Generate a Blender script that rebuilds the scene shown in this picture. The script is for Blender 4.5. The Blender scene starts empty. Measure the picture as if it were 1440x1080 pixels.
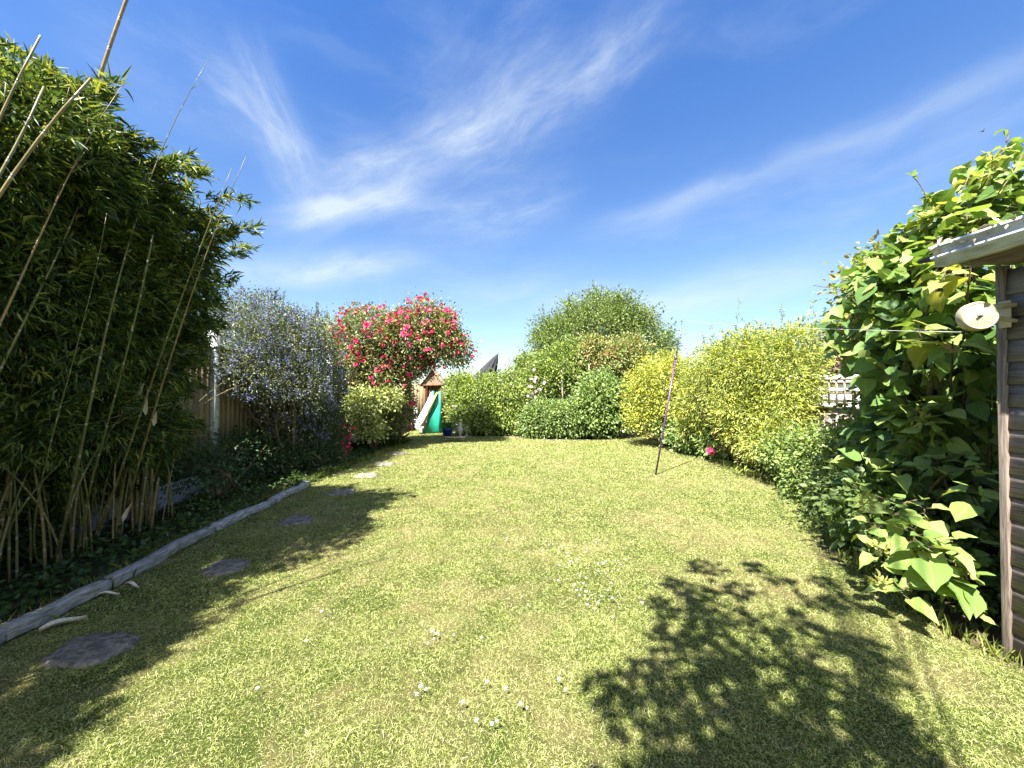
import bpy, math, random
import numpy as np
from math import radians, pi, sin, cos, tan, atan2, sqrt
from mathutils import Vector, Matrix

# ------------------------------------------------------------------ camera, sky, sun
S = bpy.context.scene
COL = S.collection
RNG = np.random.default_rng(11)
random.seed(5)
CAM_H, FPX, PITCH = 1.5, 542.0, radians(0.85)

cam_d = bpy.data.cameras.new('camera')
cam_d.sensor_width = 36.0
cam_d.lens = 36.0 * FPX / 1440.0
cam_d.clip_start, cam_d.clip_end = 0.05, 2000
cam = bpy.data.objects.new('camera', cam_d)
COL.objects.link(cam)
cam.location = (0, 0, CAM_H)
cam.rotation_euler = (pi / 2 + PITCH, 0, 0)
S.camera = cam

SUN_EL, SUN_AZ = radians(57), radians(32)        # azimuth: sun is behind the camera, this far to its left
SH = np.array([sin(SUN_AZ), cos(SUN_AZ)]) / tan(SUN_EL)   # ground shift of a shadow per metre of height
TO_SUN = Vector((-sin(SUN_AZ) * cos(SUN_EL), -cos(SUN_AZ) * cos(SUN_EL), sin(SUN_EL)))
sun_d = bpy.data.lights.new('sun', 'SUN')
sun_d.energy, sun_d.angle, sun_d.color = 4.9, radians(0.55), (1.0, 0.95, 0.86)
sun = bpy.data.objects.new('sun', sun_d)
COL.objects.link(sun)
sun.rotation_euler = TO_SUN.to_track_quat('Z', 'Y').to_euler()
sun.location = (0, 0, 30)

S.view_settings.view_transform = 'Standard'
S.view_settings.look = 'None'
S.view_settings.exposure = 2.22
S.view_settings.gamma = 1.0
S.cycles.max_bounces = 7
S.cycles.diffuse_bounces = 3
S.cycles.glossy_bounces = 2
S.cycles.transmission_bounces = 4
S.cycles.sample_clamp_indirect = 6.0

world = bpy.data.worlds.new('World')
S.world = world
world.use_nodes = True


class NB:
    """small helper to write node trees"""
    def __init__(self, tree):
        self.t = tree

    def n(self, kind, **kw):
        nd = self.t.nodes.new(kind)
        for k, v in kw.items():
            setattr(nd, k, v)
        return nd

    def put(self, sock, v):
        if isinstance(v, bpy.types.NodeSocket):
            self.t.links.new(v, sock)
        elif v is not None:
            sock.default_value = v

    def m(self, op, a, b=None, c=None, clamp=False):
        nd = self.n('ShaderNodeMath', operation=op, use_clamp=clamp)
        for i, v in enumerate((a, b, c)):
            self.put(nd.inputs[i], v)
        return nd.outputs[0]

    def vec(self, x, y, z=0.0):
        nd = self.n('ShaderNodeCombineXYZ')
        for i, v in enumerate((x, y, z)):
            self.put(nd.inputs[i], v)
        return nd.outputs[0]

    def noise(self, v, scale, detail=4, rough=0.55, dist=0.0, col=False):
        nd = self.n('ShaderNodeTexNoise')
        self.put(nd.inputs['Vector'], v)
        nd.inputs['Scale'].default_value = scale
        nd.inputs['Detail'].default_value = detail
        nd.inputs['Roughness'].default_value = rough
        nd.inputs['Distortion'].default_value = dist
        return nd.outputs['Color' if col else 'Fac']

    def step(self, v, lo, hi, a=0.0, b=1.0):
        nd = self.n('ShaderNodeMapRange', interpolation_type='SMOOTHSTEP')
        self.put(nd.inputs[0], v)
        for i, x in enumerate((lo, hi, a, b)):
            self.put(nd.inputs[i + 1], x)
        return nd.outputs[0]

    def mix(self, f, a, b, mode='MIX'):
        nd = self.n('ShaderNodeMix', data_type='RGBA', blend_type=mode)
        self.put(nd.inputs[0], f)
        self.put(nd.inputs[6], rgba(a))
        self.put(nd.inputs[7], rgba(b))
        return nd.outputs[2]

    def ramp(self, f, stops):
        nd = self.n('ShaderNodeValToRGB')
        self.put(nd.inputs[0], f)
        e = nd.color_ramp.elements
        while len(e) < len(stops):
            e.new(0.5)
        for el, (p, c) in zip(e, stops):
            el.position, el.color = p, rgba(c)
        return nd.outputs[0]


def rgba(c):
    return (*c, 1.0) if isinstance(c, (tuple, list)) and len(c) == 3 else c


def build_world():
    nt = world.node_tree
    nt.nodes.clear()
    b = NB(nt)
    sky = b.n('ShaderNodeTexSky', sky_type='NISHITA')
    sky.sun_disc = False
    sky.sun_elevation = SUN_EL
    sky.sun_rotation = pi + SUN_AZ
    sky.air_density, sky.dust_density, sky.ozone_density = 1.0, 0.4, 2.6
    sep = b.n('ShaderNodeSeparateXYZ')
    nt.links.new(b.n('ShaderNodeTexCoord').outputs['Generated'], sep.inputs[0])
    x, y, z = sep.outputs
    az = b.m('MULTIPLY', b.m('ARCTAN2', x, y), 180 / pi)
    el = b.m('MULTIPLY', b.m('ARCSINE', z), 180 / pi)
    p = b.vec(az, el)
    w = b.noise(p, 0.045, 3, 0.5, col=True)
    ws = b.n('ShaderNodeSeparateXYZ')
    nt.links.new(w, ws.inputs[0])
    azw = b.m('MULTIPLY_ADD', b.m('SUBTRACT', ws.outputs[0], 0.5), 6.0, az)
    elw = b.m('MULTIPLY_ADD', b.m('SUBTRACT', ws.outputs[1], 0.5), 6.0, el)

    def ae(px, py):
        dx = px - 720
        return (math.degrees(math.atan(dx / FPX)), math.degrees(math.atan((548 - py) / sqrt(FPX ** 2 + dx * dx))))

    total = None
    # cirrus streaks: two ends, half width in degrees, strength, sparse threshold, fineness
    for i, (A, B, wd, st, lo, fi) in enumerate([
            ((1010, -60), (600, 210), 3.0, 0.52, .36, 1.1), ((720, 140), (420, 260), 2.5, .62, .34, 1.2),
            ((600, 215), (390, 320), 3.6, .42, .38, 1.3), ((335, 40), (425, 280), 1.9, .60, .36, 1.5),
            ((290, 90), (440, 270), 2.2, .46, .38, 1.4), ((380, 305), (600, 270), 1.7, .85, .34, 1.1),
            ((270, 372), (600, 372), 1.7, .85, .30, .8), ((520, 330), (820, 270), 3.6, .42, .36, 1.0),
            ((800, 335), (1180, 195), 1.4, .34, .24, .6), ((1080, 235), (1540, 45), 1.3, .38, .24, .5),
            ((640, 420), (1250, 385), 2.2, .60, .33, .7), ((60, 20), (380, 150), 4.6, .26, .40, 1.0),
            ((820, 30), (560, 240), 7.5, .30, .40, 1.4), ((900, 440), (1300, 330), 2.6, .30, .34, .8)]):
        a, c = np.array(ae(*A)), np.array(ae(*B))
        L = float(np.linalg.norm(c - a))
        d = (c - a) / L
        dx, dy = b.m('SUBTRACT', azw, float(a[0])), b.m('SUBTRACT', elw, float(a[1]))
        s = b.m('ADD', b.m('MULTIPLY', dx, float(d[0])), b.m('MULTIPLY', dy, float(d[1])))
        t = b.m('SUBTRACT', b.m('MULTIPLY', dy, float(d[0])), b.m('MULTIPLY', dx, float(d[1])))
        nz = b.noise(b.vec(b.m('MULTIPLY', s, 0.085 * fi), b.m('MULTIPLY', t, 0.30 * fi), 7.3 * i), 1.0, 9, 0.64, 0.25)
        body = b.m('MULTIPLY_ADD', b.step(nz, lo - .04, lo + 0.42), .80, .20)
        q = b.m('DIVIDE', t, wd)
        g = b.m('EXPONENT', b.m('MULTIPLY', b.m('MULTIPLY', q, q), -1.0))
        e1 = b.step(s, -2.0, L * 0.35)
        e2 = b.step(s, L * 0.65, L + 3.0, 1.0, 0.0)
        v = b.m('MULTIPLY', b.m('MULTIPLY', body, g), b.m('MULTIPLY', b.m('MULTIPLY', e1, e2), st))
        total = v if total is None else b.m('ADD', total, v)
    veil = b.noise(b.vec(b.m('MULTIPLY', azw, 0.03), b.m('MULTIPLY', elw, 0.11), 3.0), 1.0, 6, 0.6, 0.3)
    total = b.m('ADD', total, b.m('MULTIPLY', b.step(veil, .45, .8), b.step(el, 2, 55, .30, .10)))
    total = b.m('MULTIPLY', b.m('MULTIPLY', b.m('MINIMUM', total, 0.85), .82), b.step(el, -1, 4))
    # white brightening added to the unseen sky behind the camera, lifts the shadows
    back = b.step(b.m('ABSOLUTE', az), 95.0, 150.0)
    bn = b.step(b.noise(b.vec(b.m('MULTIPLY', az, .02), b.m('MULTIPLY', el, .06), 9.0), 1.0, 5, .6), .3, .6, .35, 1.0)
    sky_fill = b.m('MULTIPLY', b.m('MULTIPLY', back, bn), b.m('MULTIPLY', b.step(el, -1, 6), .6))
    bg = b.n('ShaderNodeBackground')
    tint = b.n('ShaderNodeMix', data_type='RGBA', blend_type='MULTIPLY')
    tint.inputs[0].default_value = 1.0
    nt.links.new(sky.outputs[0], tint.inputs[6])
    nt.links.new(b.mix(b.step(el, 0, 50), (0.92, 0.95, 0.96), (0.44, 0.78, 1.22)), tint.inputs[7])
    col = b.mix(total, tint.outputs[2], (4.3, 4.75, 5.0))
    col = b.mix(sky_fill, col, (10.5, 10.0, 9.0))
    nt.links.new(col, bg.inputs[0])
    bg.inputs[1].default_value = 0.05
    out = b.n('ShaderNodeOutputWorld')
    nt.links.new(bg.outputs[0], out.inputs[0])


build_world()

# ------------------------------------------------------------------ placement helpers
def ray(px, py):
    u, v = (px - 720) / FPX, (540 - py) / FPX
    return np.array([u, cos(PITCH) - v * sin(PITCH), sin(PITCH) + v * cos(PITCH)])


def P(px, py, Y):
    """the point seen at that place of the photograph, Y metres in front of the camera"""
    r = ray(px, py)
    r = r * (Y / r[1])
    return np.array([r[0], r[1], r[2] + CAM_H])


def G(px, py, z=0.0):
    r = ray(px, py)
    k = (z - CAM_H) / r[2]
    return np.array([r[0] * k, r[1] * k, z])


# ------------------------------------------------------------------ object helpers
def tag(o, label=None, cat=None, group=None, kind=None):
    if label: o['label'] = label
    if cat: o['category'] = cat
    if group: o['group'] = group
    if kind: o['kind'] = kind
    return o


def empty(name, loc, label, cat, group=None):
    o = bpy.data.objects.new(name, None)
    COL.objects.link(o)
    o.empty_display_size = 0.1
    o.location = loc
    return tag(o, label, cat, group)


class MB:
    """collects vertices and faces (world coordinates) plus per-vertex random values"""
    def __init__(self):
        self.v, self.f, self.r, self.c, self.uv, self.n = [], [], [], [], [], 0

    def add(self, V, F, r=0.5, c=0.5, uv=None):
        V = np.asarray(V, float).reshape(-1, 3)
        k = len(V)
        self.v.append(V)
        for f in (F if isinstance(F, list) else [F]):
            f = np.asarray(f, int)
            if f.ndim == 1: f = f[None]
            self.f.append(f + self.n)
        self.r.append(np.broadcast_to(np.asarray(r, float), (k,)))
        self.c.append(np.broadcast_to(np.asarray(c, float), (k,)))
        self.uv.append(np.zeros((k, 3)) if uv is None else uv)
        self.n += k
        return self

    def box(self, c, s, rot=0.0, r=0.5, taper=1.0, M=None):
        x, y, z = np.array(s) / 2
        V = np.array([[-x, -y, -z], [x, -y, -z], [x, y, -z], [-x, y, -z],
                      [-x * taper, -y * taper, z], [x * taper, -y * taper, z], [x * taper, y * taper, z], [-x * taper, y * taper, z]])
        if M is not None:
            V = V @ np.array(M).T
        cr, sr = cos(rot), sin(rot)
        V = V @ np.array([[cr, sr, 0], [-sr, cr, 0], [0, 0, 1]]) + np.array(c)
        F = [[0, 3, 2, 1], [4, 5, 6, 7], [0, 1, 5, 4], [1, 2, 6, 5], [2, 3, 7, 6], [3, 0, 4, 7]]
        return self.add(V, np.array(F), r)

    def tube(self, pts, rad, sides=6, r=0.5, cap=True):
        pts = np.asarray(pts, float)
        n = len(pts)
        rad = np.broadcast_to(np.asarray(rad, float), (n,))
        tg = np.gradient(pts, axis=0)
        tg /= np.linalg.norm(tg, axis=1, keepdims=True) + 1e-9
        ref = np.array([0, 0, 1.0]) if abs(tg[:, 2]).mean() < 0.8 else np.array([1.0, 0, 0])
        a = np.cross(tg, ref)
        a /= np.linalg.norm(a, axis=1, keepdims=True) + 1e-9
        bb = np.cross(tg, a)
        th = np.linspace(0, 2 * pi, sides, endpoint=False)
        V = pts[:, None] + rad[:, None, None] * (a[:, None] * np.cos(th)[None, :, None] + bb[:, None] * np.sin(th)[None, :, None])
        V = V.reshape(-1, 3)
        i, j = np.meshgrid(np.arange(n - 1), np.arange(sides), indexing='ij')
        j2 = (j + 1) % sides
        F = np.stack([i * sides + j, i * sides + j2, (i + 1) * sides + j2, (i + 1) * sides + j], -1).reshape(-1, 4)
        uv = np.zeros((len(V), 3))
        d = np.r_[0, np.cumsum(np.linalg.norm(np.diff(pts, axis=0), axis=1))]
        uv[:, 0] = np.repeat(d, sides)
        self.add(V, F, r, uv=uv)
        if cap:
            self.f.append(np.array([np.arange(sides)[::-1] + self.n - n * sides]))
            self.f.append(np.array([np.arange(sides) + self.n - sides]))
        return self

    def lathe(self, prof, c, sides=20, M=None, r=0.5):
        prof = np.asarray(prof, float)
        th = np.linspace(0, 2 * pi, sides, endpoint=False)
        V = np.stack([prof[:, None, 0] * np.cos(th), prof[:, None, 0] * np.sin(th), np.repeat(prof[:, 1:2], sides, 1)], -1).reshape(-1, 3)
        if M is not None:
            V = V @ np.array(M).T
        V = V + np.array(c)
        n = len(prof)
        i, j = np.meshgrid(np.arange(n - 1), np.arange(sides), indexing='ij')
        j2 = (j + 1) % sides
        F = np.stack([i * sides + j, i * sides + j2, (i + 1) * sides + j2, (i + 1) * sides + j], -1).reshape(-1, 4)
        return self.add(V, F, r)

    def prism(self, poly, z0, z1, r=0.5):
        p = np.asarray(poly, float)
        n = len(p)
        V = np.vstack([np.c_[p, np.full(n, z0)], np.c_[p, np.full(n, z1)]])
        F = [np.array([np.arange(n)[::-1]]), np.array([np.arange(n) + n])]
        s = np.array([[i, (i + 1) % n, (i + 1) % n + n, i + n] for i in range(n)])
        return self.add(V, F + [s], r)

    def build(self, name, mat, parent=None, smooth=False, bevel=0.0):
        V = np.vstack(self.v)
        org = np.zeros(3)
        if parent is not None:
            p, org = parent, np.zeros(3)
            while p is not None:
                org = org + np.array(p.location)
                p = p.parent
        me = bpy.data.meshes.new(name)
        me.vertices.add(len(V))
        me.vertices.foreach_set('co', (V - org).astype(np.float32).ravel())
        sizes = np.concatenate([np.full(len(f), f.shape[1]) for f in self.f])
        loops = np.concatenate([f.ravel() for f in self.f])
        me.loops.add(len(loops))
        me.loops.foreach_set('vertex_index', loops.astype(np.int32))
        me.polygons.add(len(sizes))
        me.polygons.foreach_set('loop_start', (np.cumsum(sizes) - sizes).astype(np.int32))
        if smooth:
            me.polygons.foreach_set('use_smooth', np.ones(len(sizes), bool))
        for nm, arr in (('rnd', self.r), ('clu', self.c)):
            a = me.attributes.new(nm, 'FLOAT', 'POINT')
            a.data.foreach_set('value', np.concatenate(arr).astype(np.float32))
        a = me.attributes.new('luv', 'FLOAT_VECTOR', 'POINT')
        a.data.foreach_set('vector', np.vstack(self.uv).astype(np.float32).ravel())
        me.update(calc_edges=True)
        me.materials.append(mat)
        o = bpy.data.objects.new(name, me)
        COL.objects.link(o)
        o.parent = parent
        if bevel:
            md = o.modifiers.new('bevel', 'BEVEL')
            md.width, md.segments, md.limit_method = bevel, 2, 'ANGLE'
        return o


# ------------------------------------------------------------------ materials
def material(name):
    m = bpy.data.materials.new(name)
    m.use_nodes = True
    m.node_tree.nodes.clear()
    b = NB(m.node_tree)
    out = b.n('ShaderNodeOutputMaterial')
    return m, b, out


def attr(b, nm, vec=False):
    nd = b.n('ShaderNodeAttribute', attribute_name=nm)
    return nd.outputs['Vector' if vec else 'Fac']


def principled(b, col, rough=0.6, spec=0.4, bump=None, bdist=0.01, bstr=0.5, metal=0.0):
    p = b.n('ShaderNodeBsdfPrincipled')
    b.put(p.inputs['Base Color'], rgba(col))
    b.put(p.inputs['Roughness'], rough)
    p.inputs['Specular IOR Level'].default_value = spec
    p.inputs['Metallic'].default_value = metal
    if bump is not None:
        bn = b.n('ShaderNodeBump')
        bn.inputs['Strength'].default_value = bstr
        bn.inputs['Distance'].default_value = bdist
        b.put(bn.inputs['Height'], bump)
        b.t.links.new(bn.outputs[0], p.inputs['Normal'])
    return p


def leaf_mat(name, stops, trans=0.35, rough=0.45, spec=0.35, clu=0.45, veins=False, tcol=(1.25, 1.2, 0.55), gain=1.0):
    """stops: list of colours from the commonest young/pale to the deepest, picked per leaf and per clump"""
    m, b, out = material(name)
    f = b.m('ADD', b.m('MULTIPLY', attr(b, 'rnd'), 1 - clu), b.m('MULTIPLY', attr(b, 'clu'), clu))
    stops = [tuple(min(.8, x * gain) for x in q) for q in stops]
    k = len(stops)
    c = b.ramp(f, [(0.12 + 0.76 * i / max(1, k - 1), s) for i, s in enumerate(stops)])
    bump = None
    if veins:
        sp = b.n('ShaderNodeSeparateXYZ')
        b.t.links.new(attr(b, 'luv', True), sp.inputs[0])
        u, v = sp.outputs[0], b.m('ABSOLUTE', sp.outputs[1])
        saw = b.m('ABSOLUTE', b.m('SUBTRACT', b.m('FRACT', b.m('SUBTRACT', b.m('MULTIPLY', u, 7.0), b.m('MULTIPLY', v, 5.0))), 0.5))
        side = b.step(saw, 0.40, 0.5)
        mid = b.step(v, 0.0, 0.06, 1.0, 0.0)
        vn = b.m('MAXIMUM', side, mid)
        c = b.mix(b.m('MULTIPLY', vn, 0.45), c, b.mix(1.0, c, (1.7, 1.6, 1.5), 'MULTIPLY'))
        bump = b.m('MULTIPLY', vn, -1.0)
    p = principled(b, c, rough, spec, bump, 0.004, 0.6)
    tr = b.n('ShaderNodeBsdfTranslucent')
    b.put(tr.inputs[0], b.mix(1.0, c, tcol, 'MULTIPLY'))
    mx = b.n('ShaderNodeMixShader')
    mx.inputs[0].default_value = trans
    b.t.links.new(p.outputs[0], mx.inputs[1])
    b.t.links.new(tr.outputs[0], mx.inputs[2])
    b.t.links.new(mx.outputs[0], out.inputs[0])
    return m


def plain(name, col, col2=None, rough=0.6, spec=0.4, scale=8.0, bstr=0.3, bdist=0.01, stretch=(1, 1, 1), metal=0.0, detail=6, lo=.35, hi=.65):
    m, b, out = material(name)
    mp = b.n('ShaderNodeMapping')
    b.t.links.new(b.n('ShaderNodeTexCoord').outputs['Object'], mp.inputs[0])
    mp.inputs['Scale'].default_value = stretch
    nz = b.noise(mp.outputs[0], scale, detail, 0.6)
    c = b.mix(b.step(nz, lo, hi), col, col2 or tuple(x * 0.75 for x in col))
    p = principled(b, c, rough, spec, nz, bdist, bstr, metal)
    b.t.links.new(p.outputs[0], out.inputs[0])
    return m


def wood(name, c1, c2, along='x', rough=0.8, grain=1.0, grey=None):
    """weathered timber, grain along one axis, each board its own tone (rnd)"""
    m, b, out = material(name)
    mp = b.n('ShaderNodeMapping')
    b.t.links.new(b.n('ShaderNodeTexCoord').outputs['Object'], mp.inputs[0])
    hi_, lo_ = 34.0 * grain, 1.6 * grain
    mp.inputs['Scale'].default_value = {'x': (lo_, hi_, hi_), 'y': (hi_, lo_, hi_), 'z': (hi_, hi_, lo_)}[along]
    va = b.n('ShaderNodeVectorMath', operation='ADD')
    b.t.links.new(mp.outputs[0], va.inputs[0])
    b.put(va.inputs[1], b.vec(b.m('MULTIPLY', attr(b, 'rnd'), 37.0), b.m('MULTIPLY', attr(b, 'rnd'), 91.0), 0.0))
    g = b.noise(va.outputs[0], 1.0, 8, 0.65, 1.2)
    c = b.mix(b.step(g, .32, .68), c1, c2)
    c = b.mix(b.m('MULTIPLY', attr(b, 'rnd'), 0.45), c, b.mix(1.0, c, (0.55, 0.55, 0.58), 'MULTIPLY'))
    if grey:
        big = b.noise(b.n('ShaderNodeTexCoord').outputs['Object'], 1.7, 5, 0.6)
        c = b.mix(b.step(big, .42, .7), c, grey)
    p = principled(b, c, rough, 0.2, g, 0.006, 0.8)
    b.t.links.new(p.outputs[0], out.inputs[0])
    return m


def norm(a):
    return a / (np.linalg.norm(a, axis=-1, keepdims=True) + 1e-9)


# ------------------------------------------------------------------ leaves
def leaf_template(kind):
    """local x along the leaf (0..1), y across (-0.5..0.5), z up"""
    if kind == 'tiny':                                    # folded rhomb
        V = [[0, 0, 0], [0.45, 0.5, 0.10], [1, 0, -0.08], [0.45, -0.5, 0.10]]
        F = [np.array([[0, 2, 1], [0, 3, 2]])]
    else:
        rows = {'lance': [(0.0, 0.0), (0.28, 0.5), (0.65, 0.33), (1.0, 0.0)],
                'oval': [(0.0, 0.0), (0.2, 0.40), (0.55, 0.5), (0.85, 0.26), (1.0, 0.0)],
                'broad': [(0.0, 0.0), (-0.05, 0.22), (0.03, 0.40), (0.2, 0.5), (0.42, 0.46), (0.62, 0.33), (0.82, 0.14), (1.0, 0.0)],
                'star': [(0.0, 0.0), (-0.03, 0.25), (0.1, 0.43), (0.34, 0.5), (0.42, 0.34), (0.62, 0.26), (0.78, 0.16), (1.0, 0.0)]}[kind]
        bend = {'lance': 0.22, 'oval': 0.18, 'broad': 0.26, 'star': 0.26}[kind]
        fold = {'lance': 0.10, 'oval': 0.12, 'broad': 0.10, 'star': 0.09}[kind]
        V, F3, F4 = [], [], []
        prev = None
        for k, (t, w) in enumerate(rows):
            z = -bend * t * t + 0.05 * t
            if w == 0:
                cur = [len(V)]
                V.append([t, 0, z])
            else:
                cur = [len(V), len(V) + 1, len(V) + 2]
                rip = 0.02 * (1 if k % 2 else -1) if kind in ('broad', 'star') else 0
                tm = max(t, 0.02) if t < 0 else t
                V += [[t, -w, z + fold * w * 2 + rip], [tm, 0, z], [t, w, z + fold * w * 2 - rip]]
            if prev:
                if len(prev) == 1:
                    F3 += [[prev[0], cur[0], cur[1]], [prev[0], cur[1], cur[2]]]
                elif len(cur) == 1:
                    F3 += [[prev[0], cur[0], prev[1]], [prev[1], cur[0], prev[2]]]
                else:
                    F4 += [[prev[0], cur[0], cur[1], prev[1]], [prev[1], cur[1], cur[2], prev[2]]]
            prev = cur
        F = [np.array(F3)] + ([np.array(F4)] if F4 else [])
    return np.array(V, float), F


TMPL = {k: leaf_template(k) for k in ('tiny', 'lance', 'oval', 'broad', 'star')}


def put_leaves(mb, pos, axis, nrm, L, W, kind='tiny', rnd=None, clu=None):
    T, F = TMPL[kind]
    n = len(pos)
    a = norm(axis)
    s = norm(np.cross(nrm, a))
    nn = np.cross(a, s)
    L = np.broadcast_to(L, (n,))
    W = np.broadcast_to(W, (n,))
    V = (pos[:, None] + T[None, :, 0:1] * a[:, None] * L[:, None, None] + T[None, :, 1:2] * s[:, None] * W[:, None, None]
         + T[None, :, 2:3] * nn[:, None] * (L * (RNG.uniform(-.4, 2.2, n) if kind in ('broad', 'oval', 'lance') else 1.0))[:, None, None])
    k = len(T)
    off = (np.arange(n) * k)[:, None, None]
    FF = [(f[None] + off).reshape(-1, f.shape[1]) for f in F]
    rnd = RNG.random(n) if rnd is None else rnd
    clu = np.full(n, 0.5) if clu is None else clu
    uv = np.tile(np.c_[T[:, 0], T[:, 1], T[:, 2]], (n, 1))
    mb.add(V.reshape(-1, 3), FF, np.repeat(rnd, k), np.repeat(clu, k), uv)


def lumps(d, seed, f=3.0):
    r = np.random.default_rng(seed)
    out = 0
    for k in range(5):
        w = r.normal(size=3) * f * (1 + 0.5 * k)
        out = out + np.sin(d @ w + r.random() * 6.28) / (1 + 0.5 * k)
    return out / 3.0


def sphere_dirs(n, zmin=-1.0):
    z = RNG.uniform(zmin, 1, n)
    a = RNG.uniform(0, 2 * pi, n)
    q = np.sqrt(1 - z * z)
    return np.c_[q * np.cos(a), q * np.sin(a), z]


def crown(mb, blobs, n, L, W, kind='tiny', per=14, cr=0.16, out=0.7, up=0.5, droop=0.3, depth=0.35, lump=0.16, zmin=-0.75, flat=0.6, floor=0.02, inner=0.15, seed=0, stems=None):
    """leaf clumps over and inside a set of ellipsoids (centre, radii)"""
    blobs = [(np.array(c, float), np.broadcast_to(np.array(r, float), (3,))) for c, r in blobs]
    area = np.array([(r[0] * r[1] + r[1] * r[2] + r[0] * r[2]) for _, r in blobs])
    if n > 15000: per, cr = int(per * 1.7), cr * .92
    nc = max(4, int(n / per))
    which = RNG.choice(len(blobs), nc, p=area / area.sum())
    C = np.array([b[0] for b in blobs])[which]
    R = np.array([b[1] for b in blobs])[which]
    d = sphere_dirs(nc, zmin)
    lm = 1 + lump * lumps(d + C, seed + 3)
    sh = 1 - np.abs(RNG.normal(size=nc)) * depth * 0.5
    deep = RNG.random(nc) < inner
    sh[deep] = RNG.uniform(0.25, 0.8, deep.sum())
    cen = C + d * R * (sh * lm)[:, None]
    keep = np.ones(nc, bool)                               # thin out what lies deep inside another lump
    for c, r in blobs:
        q = np.linalg.norm((cen - c) / r, axis=1)
        keep &= ~((q < 0.55) & (RNG.random(nc) < 0.7))
    keep &= cen[:, 2] > floor
    cen, d = cen[keep], d[keep]
    nc = len(cen)
    cl = np.repeat(RNG.random(nc), per)
    cc = np.repeat(cen, per, 0)
    dd = np.repeat(d, per, 0)
    m = len(cc)
    off = RNG.normal(size=(m, 3)) * cr
    pos = cc + off
    pos[:, 2] = np.maximum(pos[:, 2], floor)
    axis = dd * out + norm(off) * 0.7 + RNG.normal(size=(m, 3)) * 0.45
    axis[:, 2] -= droop
    nr = RNG.normal(size=(m, 3)) * flat + dd * 0.65
    nr[:, 2] += up
    sc = RNG.uniform(0.5, 1.35, m)
    put_leaves(mb, pos, axis, nr, L * sc, W * sc * RNG.uniform(0.8, 1.2, m), kind, None, cl)
    return cen, d


def shoots(mb, sb, starts, dirs, length, nleaf, L, W, kind='tiny', rad=0.004, curve=0.25, droop=0.2, spread=0.9):
    """long thin sprays that break the outline: a stem each, leaves along it"""
    for s, d in zip(starts, dirs):
        d = d / (np.linalg.norm(d) + 1e-9)
        ln = length * random.uniform(0.5, 1.3)
        side = np.array([random.gauss(0, 1), random.gauss(0, 1), random.gauss(0, .3)]) * curve * 0.4
        t = np.linspace(0, 1, 6)[:, None]
        pts = s + d * ln * t + side * ln * t ** 2 - np.array([0, 0, 1]) * curve * ln * t ** 2 * 0.5
        if sb is not None:
            sb.tube(pts, np.linspace(rad, rad * 0.35, 6), 4, r=random.random(), cap=False)
        k = nleaf
        tt = RNG.uniform(0.1, 1.0, k)
        pos = np.stack([np.interp(tt, t[:, 0], pts[:, i]) for i in range(3)], 1)
        ax = d * 0.7 + RNG.normal(size=(k, 3)) * spread
        ax[:, 2] -= droop
        nr = RNG.normal(size=(k, 3)) * 0.5
        nr[:, 2] += 0.8
        sc = RNG.uniform(0.6, 1.15, k)
        put_leaves(mb, pos, ax, nr, L * sc, W * sc, kind, None, np.full(k, random.random()))


def limbs(sb, base, targets, r0=0.05, r1=0.008, sides=6, wob=0.08, sub=2, fork=0.3):
    """stems from the ground up to the crown's lumps, each with side branches"""
    base = np.array(base, float)
    for tg in targets:
        tg = np.array(tg, float)
        b0 = base + np.array([random.gauss(0, 1), random.gauss(0, 1), 0]) * r0 * 1.2
        t = np.linspace(0, 1, 7)[:, None]
        mid = np.array([random.gauss(0, wob), random.gauss(0, wob), 0])
        up = np.array([0, 0, 1.0]) * (tg[2] - b0[2]) * 0.12
        pts = b0 + (tg - b0) * t + (mid + up) * np.sin(pi * t) + RNG.normal(size=(7, 3)) * 0.012
        rr = r0 + (r1 - r0) * t[:, 0]
        sb.tube(pts, rr, sides, r=random.random())
        for _ in range(sub):
            k = random.randint(2, 5)
            d = np.array([random.gauss(0, 1), random.gauss(0, 1), random.uniform(0.2, 1.2)])
            d = d / np.linalg.norm(d) * np.linalg.norm(tg - base) * fork
            tt = np.linspace(0, 1, 4)[:, None]
            sb.tube(pts[k] + d * tt + RNG.normal(size=(4, 3)) * 0.01, np.linspace(rr[k] * 0.7, r1 * 0.5, 4), 5, r=random.random())


def top_starts(cen, d, k, zmin=0.1):
    ok = np.where(d[:, 2] > zmin)[0]
    if len(ok) == 0: ok = np.arange(len(cen))
    i = RNG.choice(ok, k)
    dd = d[i] + RNG.normal(size=(k, 3)) * 0.35
    dd[:, 2] += 0.5
    return cen[i], dd


M_BARK = plain('bark', (0.16, 0.12, 0.085), (0.07, 0.052, 0.04), 0.9, 0.1, 22, 0.8, 0.01, (1, 1, .3))
M_TWIG = plain('twig bark', (0.17, 0.13, 0.075), (0.08, 0.065, 0.04), 0.85, 0.1, 30, 0.4, 0.004)


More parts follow.
